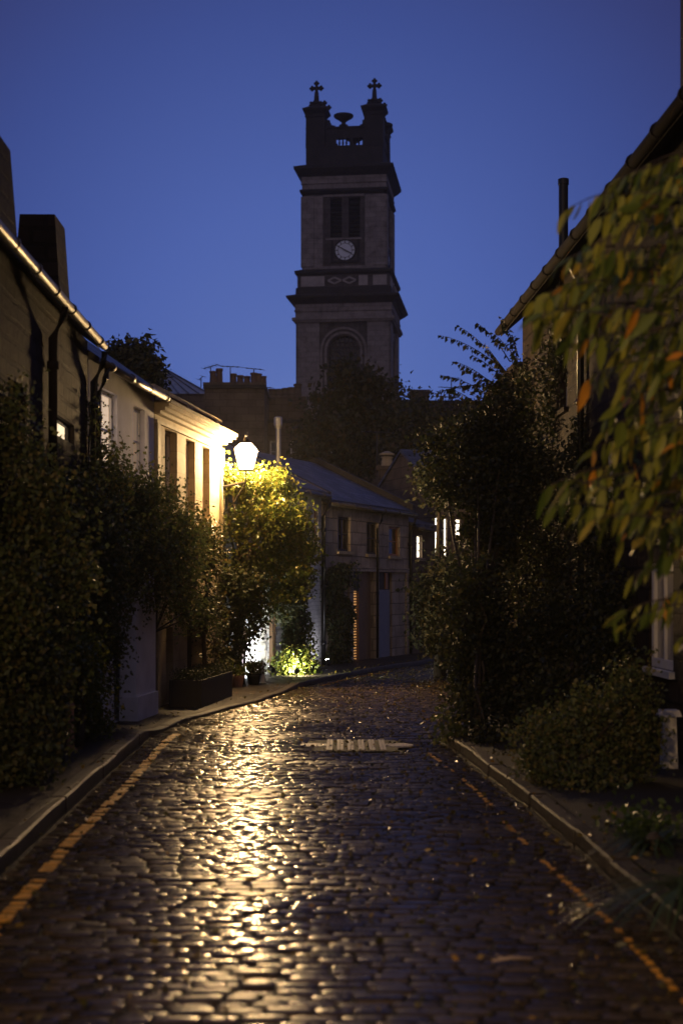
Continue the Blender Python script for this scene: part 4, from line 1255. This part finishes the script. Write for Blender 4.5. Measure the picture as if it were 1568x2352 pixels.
# ================================================================ TREES BEHIND
def tree(label, base, blobs, n, leaf, m='leaf_tree', trunk=.14, **k):
    return plant('tree', label, 'tree', base, blobs, n, leaf, m, trunk=trunk, partname=('crown', 'trunk'), **k)
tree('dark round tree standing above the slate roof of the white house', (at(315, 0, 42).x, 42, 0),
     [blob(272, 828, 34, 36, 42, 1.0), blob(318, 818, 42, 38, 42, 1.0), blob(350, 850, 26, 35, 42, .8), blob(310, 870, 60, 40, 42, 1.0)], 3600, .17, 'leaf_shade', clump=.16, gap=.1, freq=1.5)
tree('broad dim tree in front of the foot of the church tower', (at(815, 0, 54).x, 54, 0),
     [blob(760, 960, 70, 70, 54, 1.5), blob(850, 930, 75, 70, 54, 1.5), blob(805, 880, 42, 50, 54, 1.2), blob(905, 980, 45, 60, 53, 1.2), blob(720, 1010, 40, 60, 55, 1.2), blob(800, 1040, 110, 50, 53, 1.5)], 9000, .22, 'leaf_tree', clump=.25, gap=.14, freq=1.2)
tree('thin leafed tree between the tower and the right hand tenement', (at(965, 0, 48).x, 48, 0),
     [blob(960, 960, 40, 60, 48, 1.0), blob(1000, 1010, 60, 70, 47, 1.2), blob(940, 1050, 40, 60, 48, 1.0), blob(1050, 960, 40, 50, 47, 1.0)], 3600, .17, 'leaf_tree', clump=.25, gap=.22, freq=1.5)
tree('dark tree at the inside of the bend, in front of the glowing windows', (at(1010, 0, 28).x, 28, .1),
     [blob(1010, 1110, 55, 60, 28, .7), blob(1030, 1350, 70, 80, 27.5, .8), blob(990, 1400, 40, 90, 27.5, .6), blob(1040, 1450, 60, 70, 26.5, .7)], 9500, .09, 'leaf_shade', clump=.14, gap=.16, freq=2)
airy = [blob(1160, 950, 55, 80, 18.5, .5), blob(1095, 1000, 75, 60, 18.5, .6), blob(1090, 1090, 110, 90, 18.3, .7), blob(1200, 1090, 80, 130, 18.5, .6), blob(1015, 1040, 45, 60, 19.5, .5), blob(1150, 1180, 80, 100, 18, .7),
        blob(1110, 1265, 62, 90, 18, .6), blob(1100, 1400, 85, 110, 17.6, .7), blob(1120, 1530, 75, 90, 17, .6), blob(1075, 1590, 38, 60, 16.6, .4), blob(1090, 1480, 70, 80, 16.9, .5), blob(1095, 1370, 55, 110, 16.6, .3), blob(1120, 1690, 50, 30, 15.4, .3), blob(1105, 1620, 60, 45, 16, .4)]
TB = (at(1097, 0, 15.6).x, 15.6, .1)
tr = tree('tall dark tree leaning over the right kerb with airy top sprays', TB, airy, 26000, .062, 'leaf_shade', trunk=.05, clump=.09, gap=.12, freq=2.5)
def sprays(parent, roots_tips, Y, leaf, per, m, name, droop=.9, big=False, rad=.012, twigname='twig'):
    cs, as_ = [], []
    mb = MB()
    for (x0, y0, x1, y1, dY) in roots_tips:
        a = at(x0, y0, Y + dY); b = at(x1, y1, Y + dY * .7 + rnd.uniform(-.15, .15))
        mid_ = a.lerp(b, .55) + Vector((0, 0, (b - a).length * .16))
        pts = [a.lerp(mid_, f).lerp(mid_.lerp(b, f), f) for f in np.linspace(0, 1, 8)]
        mb.tube(pts, list(np.linspace(rad, rad * .25, 8)), 5)
        n = max(4, int(per * (b - a).length))
        for i in range(n):
            f = .12 + .88 * (i + rnd.random() * .6) / n
            f = min(f, 1.0)
            c = a.lerp(mid_, f).lerp(mid_.lerp(b, f), f)
            d = (b - a).normalized()
            s = d.cross(Vector((0, 0, 1))).normalized() * (1 if i % 2 else -1)
            v = d * rnd.uniform(.2, .7) + s * rnd.uniform(.3, .9) + Vector((rnd.uniform(-.3, .3), rnd.uniform(-.3, .3), -droop * rnd.uniform(.1, 1.7)))
            cs.append(c); as_.append(v.normalized())
    cs, as_ = np.array(cs), np.array(as_); N = len(cs)
    Ln = leaf * (.65 + .6 * rng.random(N))
    leaf_mesh(name, cs, as_, Ln, Ln * (.26 + .14 * rng.random(N)) if big else Ln * .6, M[m], parent, curl=.3, big=big)
    mb.build(twigname, M['bark'], parent, smooth=True)
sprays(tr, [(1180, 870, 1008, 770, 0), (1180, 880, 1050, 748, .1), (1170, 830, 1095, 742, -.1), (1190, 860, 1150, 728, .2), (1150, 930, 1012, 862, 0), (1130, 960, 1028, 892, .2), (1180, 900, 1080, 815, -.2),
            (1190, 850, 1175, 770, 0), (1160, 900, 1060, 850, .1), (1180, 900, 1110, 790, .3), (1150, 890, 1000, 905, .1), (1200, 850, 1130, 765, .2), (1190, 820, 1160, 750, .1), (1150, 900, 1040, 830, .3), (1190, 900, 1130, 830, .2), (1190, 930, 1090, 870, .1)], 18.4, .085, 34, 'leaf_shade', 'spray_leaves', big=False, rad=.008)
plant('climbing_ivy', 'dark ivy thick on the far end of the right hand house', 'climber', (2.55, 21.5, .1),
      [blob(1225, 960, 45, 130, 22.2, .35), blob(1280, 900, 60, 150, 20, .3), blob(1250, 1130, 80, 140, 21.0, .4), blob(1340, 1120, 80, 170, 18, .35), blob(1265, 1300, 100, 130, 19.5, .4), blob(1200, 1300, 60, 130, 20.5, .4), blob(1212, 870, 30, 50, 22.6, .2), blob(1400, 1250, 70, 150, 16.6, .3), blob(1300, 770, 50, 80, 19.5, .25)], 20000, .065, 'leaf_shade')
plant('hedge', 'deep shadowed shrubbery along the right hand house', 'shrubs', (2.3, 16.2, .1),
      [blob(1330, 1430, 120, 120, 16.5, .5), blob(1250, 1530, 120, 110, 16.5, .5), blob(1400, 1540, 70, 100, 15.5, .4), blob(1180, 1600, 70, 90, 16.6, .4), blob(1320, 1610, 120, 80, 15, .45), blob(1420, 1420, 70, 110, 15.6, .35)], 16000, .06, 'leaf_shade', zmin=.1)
plant('bush', 'soft rounded bush bulging over the right kerb', 'bush', (1.95, 12.6, .1),
      [blob(1280, 1720, 110, 100, 12.8, .45), blob(1230, 1770, 60, 55, 12.3, .3), blob(1370, 1690, 90, 120, 12.6, .4), blob(1450, 1620, 60, 110, 12.4, .35), blob(1330, 1790, 90, 50, 12, .35), blob(1470, 1720, 50, 80, 12.2, .3)], 12000, .042, 'leaf_ivy', zmin=.1, clump=.06)
plant('overhanging_sprig', 'low leafy sprig hanging over the kerb corner at the right', 'plant', (at(1035, 0, 16.0).x, 16.0, .1),
      [blob(1026, 1690, 18, 14, 16.0, .12), blob(1045, 1660, 20, 25, 16.2, .15)], 420, .06, 'leaf_ivy', trunk=.012)
q = at(1500, 1960, 9.2); strap('strap_plant', 'green strap leaved plant at the right edge above the kerb', (q.x, 9.2, .12), 60, .55, .03, 'leaf_fern', 1.0, .8)
q = at(1440, 0, 9.8); plant('fern', 'low bright fern left of the strap leaved plant, right pavement', 'fern', (q.x, 9.8, .1), [blob(1440, 1935, 50, 30, 9.8, .2), blob(1490, 1920, 40, 40, 9.6, .2)], 900, .05, 'leaf_fern', trunk=.012, zmin=.1)
q = at(1590, 0, 7.6); strap('strap_plant', 'long arching grassy leaves reaching in from the right edge, nearest the viewer', (q.x, 7.6, .18), 70, .75, .026, 'leaf_fern', 1.0, .75, -.5)

# near tree with long leaves, right
ft = thing('tree', 'near tree with long drooping leaves turning orange, filling the right edge', 'tree', (2.75, 8.4, .1))
mb = MB()
tb = Vector((2.75, 8.4, 0)); t1_, t2_, t3_ = Vector((2.7, 8.3, 1.6)), Vector((2.6, 8.3, 2.9)), Vector((2.45, 8.2, 4.4))
mb.tube([tb, tb.lerp(t1_, .5), t1_, t2_, t3_], [.11, .10, .085, .065, .03], 10)
for (x, y) in ((1500, 480), (1480, 640), (1490, 760), (1500, 900), (1510, 1050), (1520, 1180), (1560, 1350)):
    e = at(x, y, 8.2); k = t2_.lerp(t3_, max(0, min(1, (e.z - 2.9) / 1.5))) if e.z > 2.9 else t1_.lerp(t2_, max(0, (e.z - 1.0) / 1.9))
    mb.tube([k, k.lerp(e, .5) + Vector((0, 0, .1)), e], [.03, .02, .012], 6)
mb.build('trunk', M['bark'], ft, smooth=True)
LB = [(340, 1490), (420, 1400), (480, 1290), (600, 1265), (690, 1215), (760, 1215), (830, 1310), (950, 1370), (1050, 1330), (1120, 1240), (1180, 1262), (1260, 1420), (1450, 1400), (1500, 1520)]
sp = []
for i in range(165):
    y = rnd.uniform(370, 1240)
    xl = float(np.interp(y, [a for a, _ in LB], [b for _, b in LB]))
    tip = xl + 10 + (1640 - xl) * rnd.random() ** 1.25
    ln_ = rnd.uniform(90, 190)
    sp.append((tip + ln_, y + rnd.uniform(-60, 25), tip, y + rnd.uniform(0, 20), rnd.uniform(-.8, .9)))
for y, x in ((490, 1290), (700, 1215), (745, 1225), (620, 1262), (1130, 1242), (1165, 1268), (440, 1380), (400, 1450), (1050, 1340), (1235, 1420), (1330, 1440), (1300, 1470), (1430, 1395), (1440, 1430), (1390, 1500), (1280, 1530), (1480, 1550)):
    sp.append((x + 150, y - 55, x, y, rnd.uniform(-.3, .5)))
sprays(ft, sp, 7.8, .135, 21, 'leaf_cherry', 'crown', droop=.95, big=True, rad=.006)

q0, q1 = at(1128, 2224, 6.75), at(1222, 2218, 6.75)
st_ = thing('stick', 'pale broken stick lying on the dark cobbles, right of centre', 'stick', (q0.x, 6.75, .02))
mb = MB(); mb.tube([(q0.x, 6.72, .022), ((q0.x + q1.x) / 2, 6.75, .03), (q1.x, 6.76, .024)], [.007, .008, .005], 7); mb.build('shaft', M['stick'], st_, smooth=True)
mb = MB(); mb.tube([((q0.x + q1.x) / 2 - .04, 6.745, .029), (q0.x + .02, 6.80, .035)], [.005, .002], 6); mb.build('side_twig', M['stick'], st_, smooth=True)

# fallen leaves strewn over the setts and the right pavement
n = 9000
Yr = 4.5 + (rng.random(n) ** .9) * 28
Xr = np.array([rng.uniform(lk(y) - .2, rk(y) + .5) for y in Yr])
right_bias = (Xr > -.2) | (rng.random(n) < .45)
Xr, Yr = Xr[right_bias], Yr[right_bias]
Zr = np.array([(.114 if (x > rk(y) or x < lk(y)) else undul(x, y) + .010) for x, y in zip(Xr, Yr)])
N = len(Xr)
ax_ = rng.normal(size=(N, 3)); ax_[:, 2] *= .30; ax_ /= np.linalg.norm(ax_, axis=1)[:, None]
Ln = .022 + .045 * rng.random(N) ** 2
fl = leaf_mesh('fallen_leaves', np.stack([Xr, Yr, Zr], 1), ax_, Ln, Ln * .6, M['leaf_fallen'], None, curl=.25)
struct(fl, 'stuff'); fl['label'] = 'small wet fallen leaves strewn over the cobbles and kerbs'
# haze volume added to stand in for lens bloom round the lantern
hm = bpy.data.materials.new('bloom haze'); hm.use_nodes = True
hn = hm.node_tree.nodes; hn.remove(hn['Principled BSDF'])
pv = hn.new('ShaderNodeVolumePrincipled'); pv.inputs['Density'].default_value = .0005; pv.inputs['Color'].default_value = (.9, .9, .92, 1)
pv.inputs['Anisotropy'].default_value = .3
hm.node_tree.links.new(pv.outputs[0], hn['Material Output'].inputs['Volume'])
mb = MB(); mb.box(-70, 70, -12, 150, -1.1, 52)
hz_ = mb.build('haze', hm); struct(hz_, 'stuff'); hz_['label'] = 'thin haze added to stand in for bloom round the lantern'


# leaf scraps shaped as smooth domes, added to give lamp glints
n = 1500
Yg = 4.6 + 22 * rng.random(n) ** 1.1
Xg = np.array([rng.uniform(lk(y) + .1, rk(y) - .05) for y in Yg])
kp = (Xg > -.35) | (rng.random(n) < .30)
Xg, Yg = Xg[kp], Yg[kp]
mb = MB()
for x, y in zip(Xg, Yg):
    r_ = rnd.uniform(.005, .014); Rc = rnd.uniform(.012, .032); z = undul(x, y) + rnd.uniform(.004, .012)
    a0 = rnd.uniform(0, 6); k_ = rnd.uniform(.5, 1); tx, ty = rnd.gauss(0, .10), rnd.gauss(0, .10)
    vs = [(x, y, z + r_ * r_ / (2 * Rc))]
    for q in range(2):
        rr = r_ * (q + 1) / 2
        for i in range(7):
            a = a0 + 2 * PI * i / 7
            dx, dy = rr * math.cos(a), rr * k_ * math.sin(a)
            vs.append((x + dx, y + dy, z + (r_ * r_ - rr * rr) / (2 * Rc) + tx * dx + ty * dy))
    fs = [(0, 1 + i, 1 + (i + 1) % 7) for i in range(7)] + [(1 + i, 8 + i, 8 + (i + 1) % 7, 1 + (i + 1) % 7) for i in range(7)]
    mb.add(vs, fs)
wl_ = mb.build('leaf_glints', M['leaf_glint'], smooth=True, recalc=False); struct(wl_, 'stuff')
wl_['label'] = 'domed leaf scraps added to glint on the cobbles'
